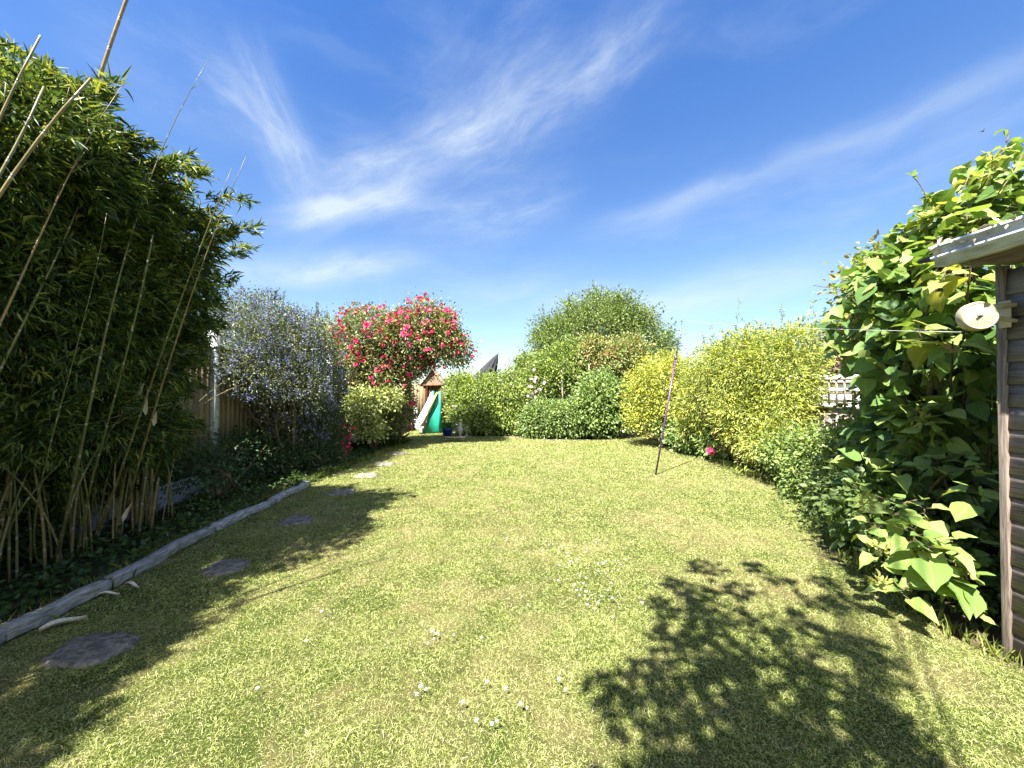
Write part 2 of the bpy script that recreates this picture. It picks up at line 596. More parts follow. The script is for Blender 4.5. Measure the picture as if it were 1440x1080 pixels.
def shrub(name, label, cat, base, blobs, n, L, W, mat, kind='tiny', per=14, nshoot=0, shoot_len=0.3, shoot_leaf=14, group=None,
          part='foliage', stem_part='stem', r0=0.03, nlimb=7, limb_ok=None, **kw):
    t = empty(name, tuple(base), label, cat, group)
    fb, sb = MB(), MB()
    cen, d = crown(fb, blobs, n, L, W, kind, per, **kw)
    tg = [b[0] for b in blobs] + [cen[i] for i in RNG.choice(len(cen), min(nlimb, len(cen)))]
    if limb_ok: tg = [q for q in tg if limb_ok(q)]
    limbs(sb, base, tg, r0)
    if nshoot:
        s, dd = top_starts(cen, d, nshoot)
        shoots(fb, sb, s, dd, shoot_len, shoot_leaf, L, W, kind, rad=0.0025 + 0.0004 * base[1])
    fb.build(part, mat, t)
    sb.build(stem_part, M_BARK if r0 > 0.05 else M_TWIG, t, smooth=True)
    return t, cen, d

# ------------------------------------------------------------------ the setting: ground, lawn, path
def grass_colour(b, lift=1.0):
    pos = b.n('ShaderNodeNewGeometry').outputs['Position']
    big = b.noise(pos, 0.75, 6, 0.62, .5)
    mid = b.noise(pos, 3.3, 4, 0.6, 0.4)
    f = b.m('ADD', b.m('MULTIPLY', big, 0.55), b.m('MULTIPLY', mid, 0.45))
    return b.step(f, 0.425, 0.62), pos


def mat_lawn():
    m, b, out = material('lawn thatch')
    f, pos = grass_colour(b)
    fine = b.noise(pos, 160, 3, 0.7)
    c = b.mix(f, (0.065, 0.09, 0.02), (0.21, 0.175, 0.08))
    c = b.mix(b.step(fine, .35, .7), b.mix(1.0, c, (0.45, 0.45, 0.4), 'MULTIPLY'), c)
    p = principled(b, c, 0.9, 0.1, fine, 0.02, 0.8)
    b.t.links.new(p.outputs[0], out.inputs[0])
    return m


def mat_blades():
    m, b, out = material('grass blades')
    f, pos = grass_colour(b)
    g = b.ramp(attr(b, 'rnd'), [(0.0, (0.075, 0.13, 0.018)), (0.35, (0.23, 0.295, 0.05)), (0.7, (0.40, 0.43, 0.135)), (1.0, (0.63, 0.62, 0.32))])
    s = b.ramp(attr(b, 'rnd'), [(0.0, (0.16, 0.18, 0.045)), (0.4, (0.32, 0.33, 0.12)), (0.8, (0.45, 0.43, 0.21)), (1.0, (0.56, 0.52, 0.29))])
    k = b.m('MULTIPLY', b.m('ADD', f, b.m('MULTIPLY', attr(b, 'clu'), 0.5)), 0.66, clamp=True)
    c = b.mix(k, g, s)
    p = principled(b, c, 0.5, 0.25)
    tr = b.n('ShaderNodeBsdfTranslucent')
    b.put(tr.inputs[0], b.mix(1.0, c, (1.2, 1.2, 0.7), 'MULTIPLY'))
    mx = b.n('ShaderNodeMixShader')
    mx.inputs[0].default_value = 0.3
    b.t.links.new(p.outputs[0], mx.inputs[1])
    b.t.links.new(tr.outputs[0], mx.inputs[2])
    b.t.links.new(mx.outputs[0], out.inputs[0])
    return m


M_SOIL = plain('dry garden soil', (0.12, 0.085, 0.055), (0.05, 0.037, 0.026), 0.95, 0.1, 14, 1.0, 0.03, detail=10)
M_FIELD = plain('rough ground', (0.10, 0.13, 0.04), (0.07, 0.09, 0.03), 0.95, 0.1, 1.5, 0.6, 0.05)


def sheet(name, poly, z, mat, n=1):
    mb = MB()
    p = np.array(poly, float)
    mb.add(np.c_[p, np.full(len(p), z)], [np.array([np.arange(len(p))])])
    return tag(mb.build(name, mat), kind='structure')


# one sheet to the horizon
sheet('ground', [(-400, -400), (400, -400), (400, 600), (-400, 600)], -0.012, M_FIELD)
sheet('flower_bed_soil', [(-4.9, -4), (5.6, -4), (5.6, 19), (-4.9, 19)], -0.004, M_SOIL)
RIGHT = [(2.74, -4), (2.74, 2.1), (2.66, 2.45), (2.9, 3.25), (3.6, 4.6), (4.1, 5.9), (4.25, 7.4), (4.3, 8.8), (4.35, 10.6), (4.2, 12.2), (4.6, 14.5)]
LEFT = [(-3.0, -4), (-3.02, 0.0), (-3.06, 2.3), (-3.12, 3.2), (-3.25, 4.6), (-3.32, 6.2), (-3.2, 7.4), (-3.05, 8.6), (-3.0, 9.6), (-2.9, 10.2)]
LAWN = RIGHT + [(3.9, 14.5), (3.4, 12.1), (2.0, 11.5), (1.0, 11.6), (0.3, 12.3), (-1.6, 12.5), (-2.25, 12.9), (-2.4, 14.6), (-4.0, 15), (-4.3, 12.4), (-3.6, 11)] + LEFT[::-1]
sheet('lawn', LAWN, 0.0, mat_lawn())
M_GRAVEL = plain('pale grit', (0.46, 0.42, 0.34), (0.26, 0.23, 0.18), 0.9, 0.2, 55, 1.0, 0.02, detail=8)
sheet('path', [(-2.35, 12.35), (-2.1, 12.28), (-1.2, 12.24), (0.3, 12.05), (0.95, 11.5), (2.1, 11.42), (2.1, 11.62), (1.0, 11.75), (.3, 12.35), (-2.3, 12.65)], 0.004, M_GRAVEL)
sheet('patio', [(3.4, 12.2), (4.5, 12.3), (4.6, 15.5), (3.5, 15.5)], 0.004, plain('pale paving', (0.5, 0.47, 0.42), (0.36, 0.34, 0.3), 0.85, 0.2, 12))


def inside(pts, poly):
    x, y = pts[:, 0], pts[:, 1]
    r = np.zeros(len(pts), bool)
    p = np.array(poly)
    q = np.roll(p, -1, 0)
    for (x1, y1), (x2, y2) in zip(p, q):
        if y1 == y2: continue
        c = (y1 > y) != (y2 > y)
        r ^= c & (x < (x2 - x1) * (y - y1) / (y2 - y1) + x1)
    return r


SLABS = [((130, 914), (0.205, 0.145)), ((317, 799), (0.155, 0.15)), ((417, 733), (0.17, 0.165)), ((481, 693), (0.17, 0.17)),
         ((516, 669), (0.19, 0.17)), ((541, 653), (0.19, 0.17)), ((560, 638), (0.19, 0.17))]
SLAB_C = [G(*s[0])[:2] for s in SLABS]


def grow_grass():
    mb = MB()
    for (y0, y1, x0, x1, dens, ln, wd) in [(0.2, 1.3, -3.1, 2.75, 3000, .028, .0040), (1.3, 2.6, -3.3, 2.9, 42000, .0175, .0021), (2.6, 4.2, -3.4, 3.5, 25000, .018, .0028),
                                     (4.2, 6.5, -3.4, 4.3, 12500, .020, .0040), (6.5, 9.5, -3.4, 4.4, 6500, .022, .0060), (9.5, 15, -4.4, 4.7, 3200, .027, .0095)]:
        n = int((y1 - y0) * (x1 - x0) * dens)
        p = np.c_[RNG.uniform(x0, x1, n), RNG.uniform(y0, y1, n)]
        p = p[inside(p, LAWN)]
        vis = np.abs(p[:, 0]) < p[:, 1] * 1.36 + 0.6
        p = p[vis]
        ok = np.ones(len(p), bool)
        for c, (_, (a, q)) in zip(SLAB_C, SLABS):
            dd = ((p[:, 0] - c[0]) / a) ** 2 + ((p[:, 1] - c[1]) / q) ** 2
            ok &= dd > 0.86 + 0.3 * RNG.random(len(p))
        p = p[ok]
        n = len(p)
        tuft = 0.5 + 0.5 * np.sin(p[:, 0] * 9.1 + 3 * np.sin(p[:, 1] * 4.3)) * np.sin(p[:, 1] * 7.7 + 2 * np.sin(p[:, 0] * 5.1))
        pos = np.c_[p, np.full(n, -0.003)]
        a = RNG.uniform(0, 2 * pi, n)
        tilt = RNG.uniform(0.35, 1.35, n)
        ax = np.c_[np.cos(a) * np.sin(tilt), np.sin(a) * np.sin(tilt), np.cos(tilt)]
        h = ln * RNG.gamma(9, 1 / 9, n) * (0.75 + 0.5 * tuft)
        w = wd * RNG.uniform(0.7, 1.3, n)
        s = norm(np.cross(ax, RNG.normal(size=(n, 3))))
        bend = np.c_[np.cos(a), np.sin(a), -np.ones(n) * 0.8] * 0.35
        V = np.stack([pos - s * w[:, None] / 2, pos + s * w[:, None] / 2,
                      pos + ax * h[:, None] * .55 + s * w[:, None] * .4, pos + ax * h[:, None] * .55 - s * w[:, None] * .4,
                      pos + (ax + bend) * h[:, None]], 1)
        o = (np.arange(n) * 5)[:, None]
        F4 = np.array([[0, 1, 2, 3]]) + o
        F3 = np.array([[3, 2, 4]]) + o
        mb.add(V.reshape(-1, 3), [F4, F3], np.repeat(RNG.random(n), 5), np.repeat(np.clip(RNG.normal(.5, .3, n), 0, 1), 5))
    # longer tufts where the mower does not reach
    edge = []
    for poly, sgn in ((RIGHT, 1), (LEFT, -1)):
        pp = np.array(poly)
        for k in range(len(pp) - 1):
            if pp[k + 1][1] < 1: continue
            m = int(np.linalg.norm(pp[k + 1] - pp[k]) * 260)
            t = RNG.random(m)[:, None]
            q = pp[k] + (pp[k + 1] - pp[k]) * t
            q[:, 0] += RNG.normal(0.02, .05, m) * sgn
            edge.append(q)
    q = np.vstack(edge)
    n = len(q)
    pos = np.c_[q, np.zeros(n)]
    a = RNG.uniform(0, 2 * pi, n)
    tilt = RNG.uniform(0.05, 0.8, n)
    ax = np.c_[np.cos(a) * np.sin(tilt), np.sin(a) * np.sin(tilt), np.cos(tilt)]
    put_leaves(mb, pos, ax, RNG.normal(size=(n, 3)), RNG.uniform(.05, .13, n), 0.006, 'lance', RNG.random(n) * .6, RNG.random(n) * .5)
    o = mb.build('lawn_grass', mat_blades())
    tag(o, 'short mown yellow green grass with dry straw patches covering the lawn', 'grass', kind='stuff')


grow_grass()

# ------------------------------------------------------------------ left and right fences
M_POST = plain('old white concrete post', (0.50, 0.52, 0.50), (0.30, 0.32, 0.30), 0.85, 0.2, 14, 0.6, 0.006)
M_PANEL = wood('fence board wood', (0.30, 0.235, 0.13), (0.17, 0.13, 0.075), 'z', 0.85, 0.7)
M_RFENCE = wood('grey fence wood', (0.34, 0.26, 0.19), (0.20, 0.155, 0.115), 'z', 0.85, 0.7, (0.30, 0.28, 0.25))
M_GRAVELB = plain('concrete gravel board', (0.55, 0.58, 0.60), (0.38, 0.41, 0.43), 0.85, 0.2, 9, 0.4, 0.005)


def fence_left():
    X = -4.42
    t = empty('garden_fence', (X, 5.7, 0), 'brown close board fence with pale concrete posts and base behind the bamboo and blue shrub', 'fence')
    ys = [5.7 + 1.83 * k for k in range(-4, 7)]
    for y in ys:
        mb = MB()
        mb.box((X, y, 1.17), (0.12, 0.11, 2.34), r=random.random()).box((X, y, 2.355), (0.12, 0.11, 0.03), taper=0.4)
        mb.build('post', M_POST, t)
    for y0, y1 in zip(ys[:-1], ys[1:]):
        g = MB().box((X, (y0 + y1) / 2, 0.15), (0.05, y1 - y0 - 0.115, 0.30))
        g.build('gravel_board', M_GRAVELB, t, bevel=0.004)
        w = MB()
        n = 17
        sp = (y1 - y0 - 0.12) / n
        for i in range(n):
            w.box((X + random.uniform(-.002, .004), y0 + 0.06 + sp * (i + .5), 1.20), (0.016, sp - 0.008, 1.80), r=random.random())
        for z in (0.42, 1.2, 1.98):
            w.box((X - 0.03, (y0 + y1) / 2, z), (0.035, y1 - y0 - 0.125, 0.075), r=random.random())
        w.box((X, (y0 + y1) / 2, 2.118), (0.06, y1 - y0 - 0.118, 0.03), r=random.random())
        w.build('panel', M_PANEL, t)


def fence_right():
    X = 5.3
    t = empty('trellis_fence', (X, 7, 0), 'weathered board fence topped with square trellis between yellow bush and big leaved climber', 'fence')
    y0, y1 = -0.35, 15.0
    ys = np.arange(y0, y1, 1.83)
    for y in ys:
        MB().box((X, y, 0.85), (0.09, 0.09, 1.7), r=random.random()).build('post', M_RFENCE, t)
    for a in ys[:-1]:
        c = a + 0.915
        w = MB()
        n = 13
        sp = (1.83 - .1) / n
        for i in range(n):
            w.box((X - random.uniform(-.002, .004), a + .05 + sp * (i + .5), 0.60), (0.018, sp - 0.006, 1.18), r=random.random())
        w.box((X - .012, c, 1.21), (0.05, 1.725, 0.045), r=.4)
        w.build('panel', M_RFENCE, t)
        l = MB()
        for i in range(12):
            l.box((X - .012, a + .09 + i * .15, 1.45), (0.016, 0.030, 0.42), r=random.random())
        for z in (1.285, 1.44, 1.60):
            l.box((X + .006, c, z), (0.016, 1.725, 0.028), r=random.random())
        l.box((X - .004, c, 1.665), (0.045, 1.72, 0.035), r=.3)
        l.build('trellis', M_RFENCE, t)


def fence_back():
    t = empty('back_fence', (0, 19, 0), 'tall plain board fence far behind the hedges at the end of the garden', 'fence')
    w = MB()
    for i in range(66):
        w.box((-4.9 + i * .16, 18.9, 0.9), (0.15, 0.02, 1.8), r=random.random())
    w.build('panel', M_PANEL, t)


fence_left(); fence_right(); fence_back()
M_WHITE = plain('white painted board', (0.80, 0.80, 0.80), (0.68, 0.69, 0.70), 0.6, 0.3, 3, 0.2, 0.004)


def white_outhouse():
    """the neighbour's low white painted outbuilding, seen through the trellis"""
    t = empty('white_outbuilding', (6.6, 6.6, 0), 'white painted boarded wall and roof edge seen through the trellis', 'outbuilding')
    rot = atan2(-.6, .8)                                   # its boarded side faces the garden at an angle
    A, N = np.array([.8, -.6]), np.array([.6, .8])
    c = np.array([6.4, 7.6])
    w = MB()
    for i in range(9):
        w.box((c[0], c[1], 0.1 + i * .178), (2.4, .03, .173), rot=rot, r=random.random())
    q = c + N * .5
    w.box((q[0], q[1], 0.82), (2.36, .94, 1.62), rot=rot)
    w.build('wall', M_WHITE, t)
    q = c + N * .45
    MB().box((c[0] - N[0] * .04, c[1] - N[1] * .04, 1.71), (2.5, .10, .14), rot=rot).box((q[0], q[1], 1.75), (2.5, .86, .08), rot=rot).build('roof', M_WHITE, t, bevel=.01)


white_outhouse()

# ------------------------------------------------------------------ log edging and stepping stones
M_LOGD = plain('dark damp timber', (0.40, 0.395, 0.36), (0.20, 0.195, 0.17), 0.9, 0.15, 9, 1.0, 0.012, (6, 1.2, 6), detail=9)
M_LOG = plain('bleached log bark', (0.48, 0.48, 0.45), (0.20, 0.20, 0.19), 0.9, 0.15, 9, 1.0, 0.012, (6, 1.2, 6), detail=9)
M_SLAB = plain('rough purple grey stone', (0.26, 0.235, 0.19), (0.11, 0.10, 0.08), 0.9, 0.2, 26, 1.0, 0.03, detail=12)
edge_px = [((-90, 955), (0, 893), 'dark'), ((0, 893), (150, 822), 0), ((152, 820), (296, 744), 0), ((300, 742), (376, 708), 0), ((380, 706), (431, 680), 0)]
edge_lab = ['nearest timber log of the border edging at the bottom left corner of the lawn', 'long grey timber edging log beside the nearest stepping stone',
            'grey timber edging log beside the fallen pale bamboo sheaths', 'short pale edging log lying beside the third stepping stone', 'pale cracked edging log farthest along the border under the blue shrub']
for i, (a, b_, _) in enumerate(edge_px):
    A, B = G(*a, z=0.05), G(*b_, z=0.05)
    n = 22
    t = np.linspace(0, 1, n)[:, None]
    pts = A + (B - A) * t + np.c_[np.sin(t * 5 + i) * 0.006, 0 * t, np.sin(t * 9 + i) * .006]
    rad = ((0.047 if i < 3 else .042) + 0.003 * np.sin(t[:, 0] * 17 + i) + RNG.normal(size=n) * 0.003)
    rad[0] *= .9; rad[-1] *= .88
    mb = MB().tube(pts, rad, 14)
    V = mb.v[0]
    V += RNG.normal(size=V.shape) * 0.0040
    q = V - np.repeat(pts, 14, 0)                          # squared off like an old sleeper
    dr = norm(B - A); sd = np.cross(dr, [0, 0, 1.])
    h1, h2 = q @ sd, q[:, 2]
    V += sd * (np.sign(h1) * (np.minimum(np.abs(h1) * 1.5, .042) - np.abs(h1)))[:, None]
    V[:, 2] += np.sign(h2) * (np.minimum(np.abs(h2) * 1.5, .040) - np.abs(h2))
    o = mb.build('edging_log', M_LOGD if i < 3 else M_LOG, smooth=False)
    tag(o, edge_lab[i], 'edging log', 'timber logs edging the left border')

slab_lab = ['large rough stepping stone nearest the camera, beside the fallen sheath', 'second nearest stepping stone, square shape sunk in shaded grass',
            'third stepping stone, oval, beside the pale short edging log', 'fourth stepping stone, in the shade left of the sunlit lawn', 'fifth stepping stone along the left border, thin in the grass',
            'sixth stepping stone, near the crimson flowers', 'farthest stepping stone, by the strappy leaved clump under the rose']
for i, ((px, sz), c) in enumerate(zip(SLABS, SLAB_C)):
    n = 26
    th = np.linspace(0, 2 * pi, n, endpoint=False)
    rr = 1 + 0.06 * np.sin(th * 3 + i) + 0.05 * np.sin(th * 5 + 2 * i) + RNG.normal(size=n) * .035
    sq = 1 / np.maximum(np.abs(np.cos(th)), np.abs(np.sin(th))) ** 0.45
    ring = lambda k: np.c_[c[0] + sz[0] * k * rr * sq * np.cos(th), c[1] + sz[1] * k * rr * sq * np.sin(th)]
    V = np.vstack([np.c_[ring(1.0), np.full(n, -.02)], np.c_[ring(.98), np.full(n, .012)], np.c_[ring(.9), np.full(n, .020) + RNG.normal(size=n) * .003],
                   np.c_[ring(.5), np.full(n, .022) + RNG.normal(size=n) * .004], [[c[0], c[1], .02]]])
    F = [np.array([[k * n + j, k * n + (j + 1) % n, (k + 1) * n + (j + 1) % n, (k + 1) * n + j] for k in range(3) for j in range(n)]),
         np.array([[3 * n + j, 3 * n + (j + 1) % n, 4 * n] for j in range(n)])]
    tag(MB().add(V, F).build('stepping_stone', M_SLAB), slab_lab[i], 'stepping stone', 'stepping stones sunk in the lawn')

# dry sheaths fallen from the bamboo
M_SHEATH = plain('dry bamboo sheath', (0.66, 0.60, 0.46), (0.46, 0.39, 0.27), 0.6, 0.3, 12, 0.4, 0.003, (1, 8, 1))
for (px, py, ln, w, ang, lab) in [(90, 881, .20, .062, .95, 'broad pale dry bamboo sheath lying nearest the camera beside the log'), (152, 839, .13, .030, .35, 'small pale dry bamboo sheath lying next to the log edging'),
                                  (186, 826, .16, .028, -.3, 'narrow curled dry sheath farther along by the log edging')]:
    c = G(px, py)
    mb = MB()
    T = np.linspace(0, 1, 9)
    wd = w * np.array([.3, .7, .95, 1, .95, .85, .7, .45, .08])
    A = np.array([cos(ang), sin(ang)])
    N = np.array([-A[1], A[0]])
    V = []
    for t, h in zip(T, wd):
        for s in (-1, -.5, 0, .5, 1):
            p = c[:2] + A * ln * (t - .5) + N * h * s * .5
            V.append([p[0], p[1], .018 + .012 * sin(t * 5) + abs(s) ** 2 * w * .30])
    V = np.array(V)
    F = np.array([[i * 5 + j, i * 5 + j + 1, (i + 1) * 5 + j + 1, (i + 1) * 5 + j] for i in range(8) for j in range(4)])
    V2 = V + [0, 0, -.003]
    mb.add(V, F).add(V2, F[:, ::-1])
    tag(mb.build('fallen_sheath', M_SHEATH, smooth=True), lab, 'dry sheath', 'dry bamboo sheaths fallen on the lawn')

# white clover heads / daisies in the lawn
M_PETAL = plain('white petals', (0.56, 0.56, 0.54), (0.44, 0.44, 0.42), 0.7, 0.2, 60, 0.2, 0.001)
M_STALK = plain('flower stalk', (0.10, 0.16, 0.04), None, 0.7)
tz = np.array([(713, 764), (726, 766), (735, 764), (768, 768), (772, 773), (786, 783), (798, 785), (790, 776), (825, 780), (838, 770), (802, 797), (806, 799), (786, 803), (794, 802), (812, 795), (841, 800),
      (849, 800), (852, 797), (842, 811), (852, 815), (869, 796), (873, 802), (869, 810), (815, 818), (824, 821), (785, 825), (808, 831), (811, 839), (817, 838), (824, 841), (855, 839), (860, 829), (846, 848),
      (827, 852), (826, 860), (841, 857), (837, 866), (861, 850), (734, 848), (742, 861), (602, 916), (608, 898), (614, 902), (610, 910), (638, 904), (677, 908), (862, 878), (903, 857), (592, 978),
      (599, 983), (586, 990), (685, 972), (711, 981), (651, 1001), (786, 968), (795, 983), (732, 1004), (741, 1010), (670, 1028), (692, 1033), (699, 1029), (362, 981), (815, 846), (880, 795), (759, 768),
      (452, 870), (430, 912), (700, 622), (694, 628), (650, 640), (800, 790), (832, 846), (820, 829), (764, 781)], float)
rng2 = random.Random(3)
base_daisy = None
for i, (px, py) in enumerate(tz):
    c = G(px, py)
    if base_daisy is None:
        t = empty('daisy', (c[0], c[1], 0), 'tiny white daisy in the sunlit lawn', 'daisy', 'tiny white daisies dotted over the lawn')
        h = MB()
        for k in range(14):
            a = 2 * pi * k / 14
            d = np.array([cos(a), sin(a), 0.45 * (k % 2) + .1])
            s = np.array([-sin(a), cos(a), 0])
            o = c + np.array([0, 0, .044])
            h.add([o, o + d * .008 + s * .0028, o + d * .0125, o + d * .008 - s * .0028], np.array([[0, 1, 2, 3]]))
        h.lathe([(0.0, .050), (.004, .049), (.005, .045), (.0, .043)], c, 8)
        h.build('flower_head', M_PETAL, t)
        MB().tube([c, c + [.002, 0, .044]], .0008, 4).build('stalk', M_STALK, t)
        base_daisy = t
    else:
        r = base_daisy.copy()
        COL.objects.link(r)
        r.location = (c[0], c[1], 0)
        r.rotation_euler = (0, 0, rng2.uniform(0, 6))
        s = rng2.uniform(.5, .85) * (0.8 if c[1] > 5 else 1)
        r.scale = (s * 1.1, s * 1.1, 1)
        for ch in list(base_daisy.children):
            k = ch.copy()
            COL.objects.link(k)
            k.parent = r
# ------------------------------------------------------------------ the bamboo on the left
def mat_cane():
    m, b, out = material('bamboo cane')
    sp = b.n('ShaderNodeSeparateXYZ')
    b.t.links.new(attr(b, 'luv', True), sp.inputs[0])
    u = b.m('ADD', b.m('MULTIPLY', sp.outputs[0], 3.9), b.m('MULTIPLY', attr(b, 'rnd'), 5.0))
    fr = b.m('FRACT', u)
    ring = b.m('MAXIMUM', b.step(fr, 0.0, 0.035, 1.0, 0.0), b.step(fr, .985, 1.0))
    white = b.m('MULTIPLY', b.step(fr, .90, .97), .5)
    nz = b.noise(b.n('ShaderNodeTexCoord').outputs['Object'], 6, 5, .6)
    c = b.ramp(attr(b, 'rnd'), [(0, (0.10, 0.11, 0.035)), (.5, (0.17, 0.15, 0.06)), (1, (0.25, 0.18, 0.08))])
    c = b.mix(b.step(nz, .4, .7), c, b.mix(1.0, c, (.6, .62, .6), 'MULTIPLY'))
    c = b.mix(white, c, (.5, .5, .42))
    c = b.mix(ring, c, (.10, .075, .04))
    p = principled(b, c, 0.4, 0.4, ring, 0.004, 0.6)
    b.t.links.new(p.outputs[0], out.inputs[0])
    return m


M_CANE = mat_cane()
M_BLEAF = leaf_mat('bamboo leaf', [(0.30, 0.33, 0.07), (0.11, 0.165, 0.035), (0.05, 0.09, 0.025), (0.03, 0.06, 0.02)], 0.30, 0.42, 0.35, 0.3)


def smooth_path(pts, n=18):
    pts = np.array(pts, float)
    d = np.r_[0, np.cumsum(np.linalg.norm(np.diff(pts, axis=0), axis=1))]
    t = np.linspace(0, d[-1], n)
    if len(pts) == 2:
        return np.stack([np.interp(t, d, pts[:, i]) for i in range(3)], 1)
    deg = min(3, len(pts) - 1)
    return np.stack([np.polyval(np.polyfit(d, pts[:, i], deg), t) for i in range(3)], 1)


def cane(par, pts, r0, r1, twigs=0, rnd=None):
    p = smooth_path(pts)
    mb = MB()
    rn = random.random() if rnd is None else rnd
    mb.tube(p, np.linspace(r0, r1, len(p)), 8, r=rn)
    for _ in range(twigs):                                 # short broken side shoots at the nodes
        k = random.randint(8, 16)
        d = norm(p[k + 1] - p[k]) + np.array([random.uniform(-.9, .9), random.uniform(-.6, .6), random.uniform(-.2, .5)]) * .7
        ln = random.uniform(.05, .16)
        mb.tube([p[k], p[k] + d * ln * .5, p[k] + d * ln], [r1 * .5 + .001, .0016, .001], 4, r=rn)
    return mb.build('cane', M_CANE, par, smooth=True)


def fans(mb, tips, dirs, per=7, L=0.13, W=0.017, spread=.6, droop=.35, clu=None):
    """bamboo leaf fans: several narrow leaves from one twig tip"""
    n = len(tips)
    pos = np.repeat(tips, per, 0) + RNG.normal(size=(n * per, 3)) * .022
    ax = np.repeat(norm(dirs), per, 0) + RNG.normal(size=(n * per, 3)) * spread
    ax[:, 2] -= droop
    nr = RNG.normal(size=(n * per, 3)) * .5
    nr[:, 2] += .8
    sc = RNG.uniform(.55, 1.2, n * per)
    cl = np.repeat(RNG.random(n) if clu is None else clu, per)
    put_leaves(mb, pos, ax, nr, L * sc, W * RNG.uniform(.8, 1.3, n * per), 'lance', None, cl)


def bamboo():
    t = empty('bamboo', (-3.8, 3.0, 0), 'tall dark green bamboo thicket with long bare leaning canes on the left', 'bamboo')
    # the long bare canes that stand out of the leaves
    spec = [([(-3.3, 1.05, 0), P(-60, 300, 1.7), P(0, 165, 1.75), P(57, 50, 1.8)], .012, .004, 3),
            ([(-3.2, 1.3, 0), P(-30, 320, 1.75), P(40, 215, 1.8), P(128, 110, 1.85)], .015, .005, 4),
            ([(-3.4, 1.5, 0), P(0, 245, 1.9), P(30, 190, 1.95), P(62, 122, 2.0)], .012, .005, 3),
            ([(-3.6, 1.6, 0), P(0, 455, 2.2), P(78, 285, 2.3), P(172, 120, 2.4)], .012, .0012, 5),
            ([(-3.9, 2.9, 0), P(60, 420, 3.1), P(126, 150, 3.1), P(184, -12, 3.1), P(215, -95, 3.1)], .017, .011, 4),
            ([(-3.7, 2.4, 0), P(0, 520, 2.5), P(60, 400, 2.6), P(110, 290, 2.7)], .010, .005, 2),
            ([(-3.9, 3.3, 0), P(160, 420, 2.9), P(232, 200, 3.0), P(293, 84, 3.0)], .012, .0012, 6),
            ([G(133, 768), P(205, 560, 3.3), P(262, 400, 3.1), P(326, 236, 3.0)], .012, .0015, 8),
            ([G(172, 738), P(222, 560, 3.45), P(292, 352, 3.3), P(346, 220, 3.2)], .013, .0015, 9),
            ([G(108, 790), P(150, 600, 2.9), P(182, 480, 2.8), P(215, 330, 2.75)], .007, .005, 2),
            ([G(60, 800), P(72, 620, 2.6), P(110, 480, 2.5), P(150, 300, 2.4)], .006, .0012, 3)]
    for pts, a, c, tw in spec:
        cane(t, pts, a, c, tw)
    for k in range(86):                                    # the stand of canes inside the leaves
        y = random.uniform(1.5, 4.6)
        x = random.uniform(-4.3, -3.75)
        h = random.uniform(1.3, 2.3)
        dx, dy = random.gauss(.12, .25), random.gauss(.15, .6)
        cane(t, [(x, y, 0), (x + dx * .15, y + dy * .2, h * .45), (x + dx, y + dy, h)], random.uniform(.006, .013), .003, 0)
    for k in range(11):                                    # the cut stumps bundle by the border
        c = G(200 + random.uniform(-14, 14), 742 + random.uniform(-14, 8))
        h = random.uniform(.5, .95)
        cane(t, [c, c + [random.uniform(-.04, .06), .02, h]], random.uniform(.014, .02), .012, 0, rnd=random.uniform(.7, 1))
    # leaves
    fb = MB()
    B = [(P(-20, 215, 2.3), (.6, .7, .5)), (P(40, 190, 2.7), (.45, .6, .42)), (P(110, 265, 3.0), (.55, .7, .5)), (P(185, 330, 3.4), (.50, .7, .55)),
         (P(215, 410, 3.9), (.40, .7, .6)), (P(80, 420, 2.9), (.75, .9, .7)), (P(175, 480, 3.5), (.6, .8, .6)), (P(205, 500, 4.1), (.36, .6, .5)),
         (P(0, 430, 2.3), (.6, .8, .7)), (P(60, 600, 2.8), (.6, .8, .5)), (P(160, 600, 3.5), (.5, .6, .45)), (P(210, 610, 4.1), (.3, .5, .35)), ((-4.25, 2.5, .3), (.12, 1.5, .4)), ((-4.1, 2.4, .9), (.3, 1.2, .5)), ((-4.2, 3.9, .8), (.25, 1.0, .5)),
         ((-3.9, 1.2, 2.6), (.8, .9, .9)), ((-3.9, 1.2, 1.4), (.8, .9, .8)), ((-3.7, 0, 2.0), (.9, .9, .9)), ((-3.38, -.3, 3.0), (.5, .7, .5)), ((-3.3, -1.3, 3.0), (.5, .7, .5)), ((-3.4, .6, 3.2), (.35, .5, .4)), ((-3.7, -1.2, 2.2), (.9, .9, 1.0)),
         ((-4.0, 3.0, 2.2), (.6, 1.2, .9)), ((-4.15, 3.9, 2.2), (.45, .8, .8))]
    areas = np.array([r[0] * r[1] + r[1] * r[2] + r[0] * r[2] for _, r in B])
    n = 40000
    w = RNG.choice(len(B), n, p=areas / areas.sum())
    C, R = np.array([b[0] for b in B])[w], np.array([b[1] for b in B])[w]
    d = sphere_dirs(n, -.9)
    sh = np.where(RNG.random(n) < .45, RNG.uniform(.2, .85, n), 1 - np.abs(RNG.normal(size=n)) * .12 + .07 * RNG.normal(size=n))
    tips = C + d * R * (sh * (1 + .16 * lumps(d + C, 5)))[:, None]
    u = np.clip((tips[:, 2] - 2.5) / .7, 0, 1)
    ok = (tips[:, 0] < -3.98 + .33 * tips[:, 2] + .38 * u * u * (3 - 2 * u) + RNG.normal(size=n) * .09) & (lumps(tips * 1.6, 8, 2.2) > -.30 - .3 * RNG.random(n))
    tips, d = tips[ok], d[ok]
    dd = d + np.array([.35, 0, .1])
    fans(fb, tips, dd, 8, .105, .0120)
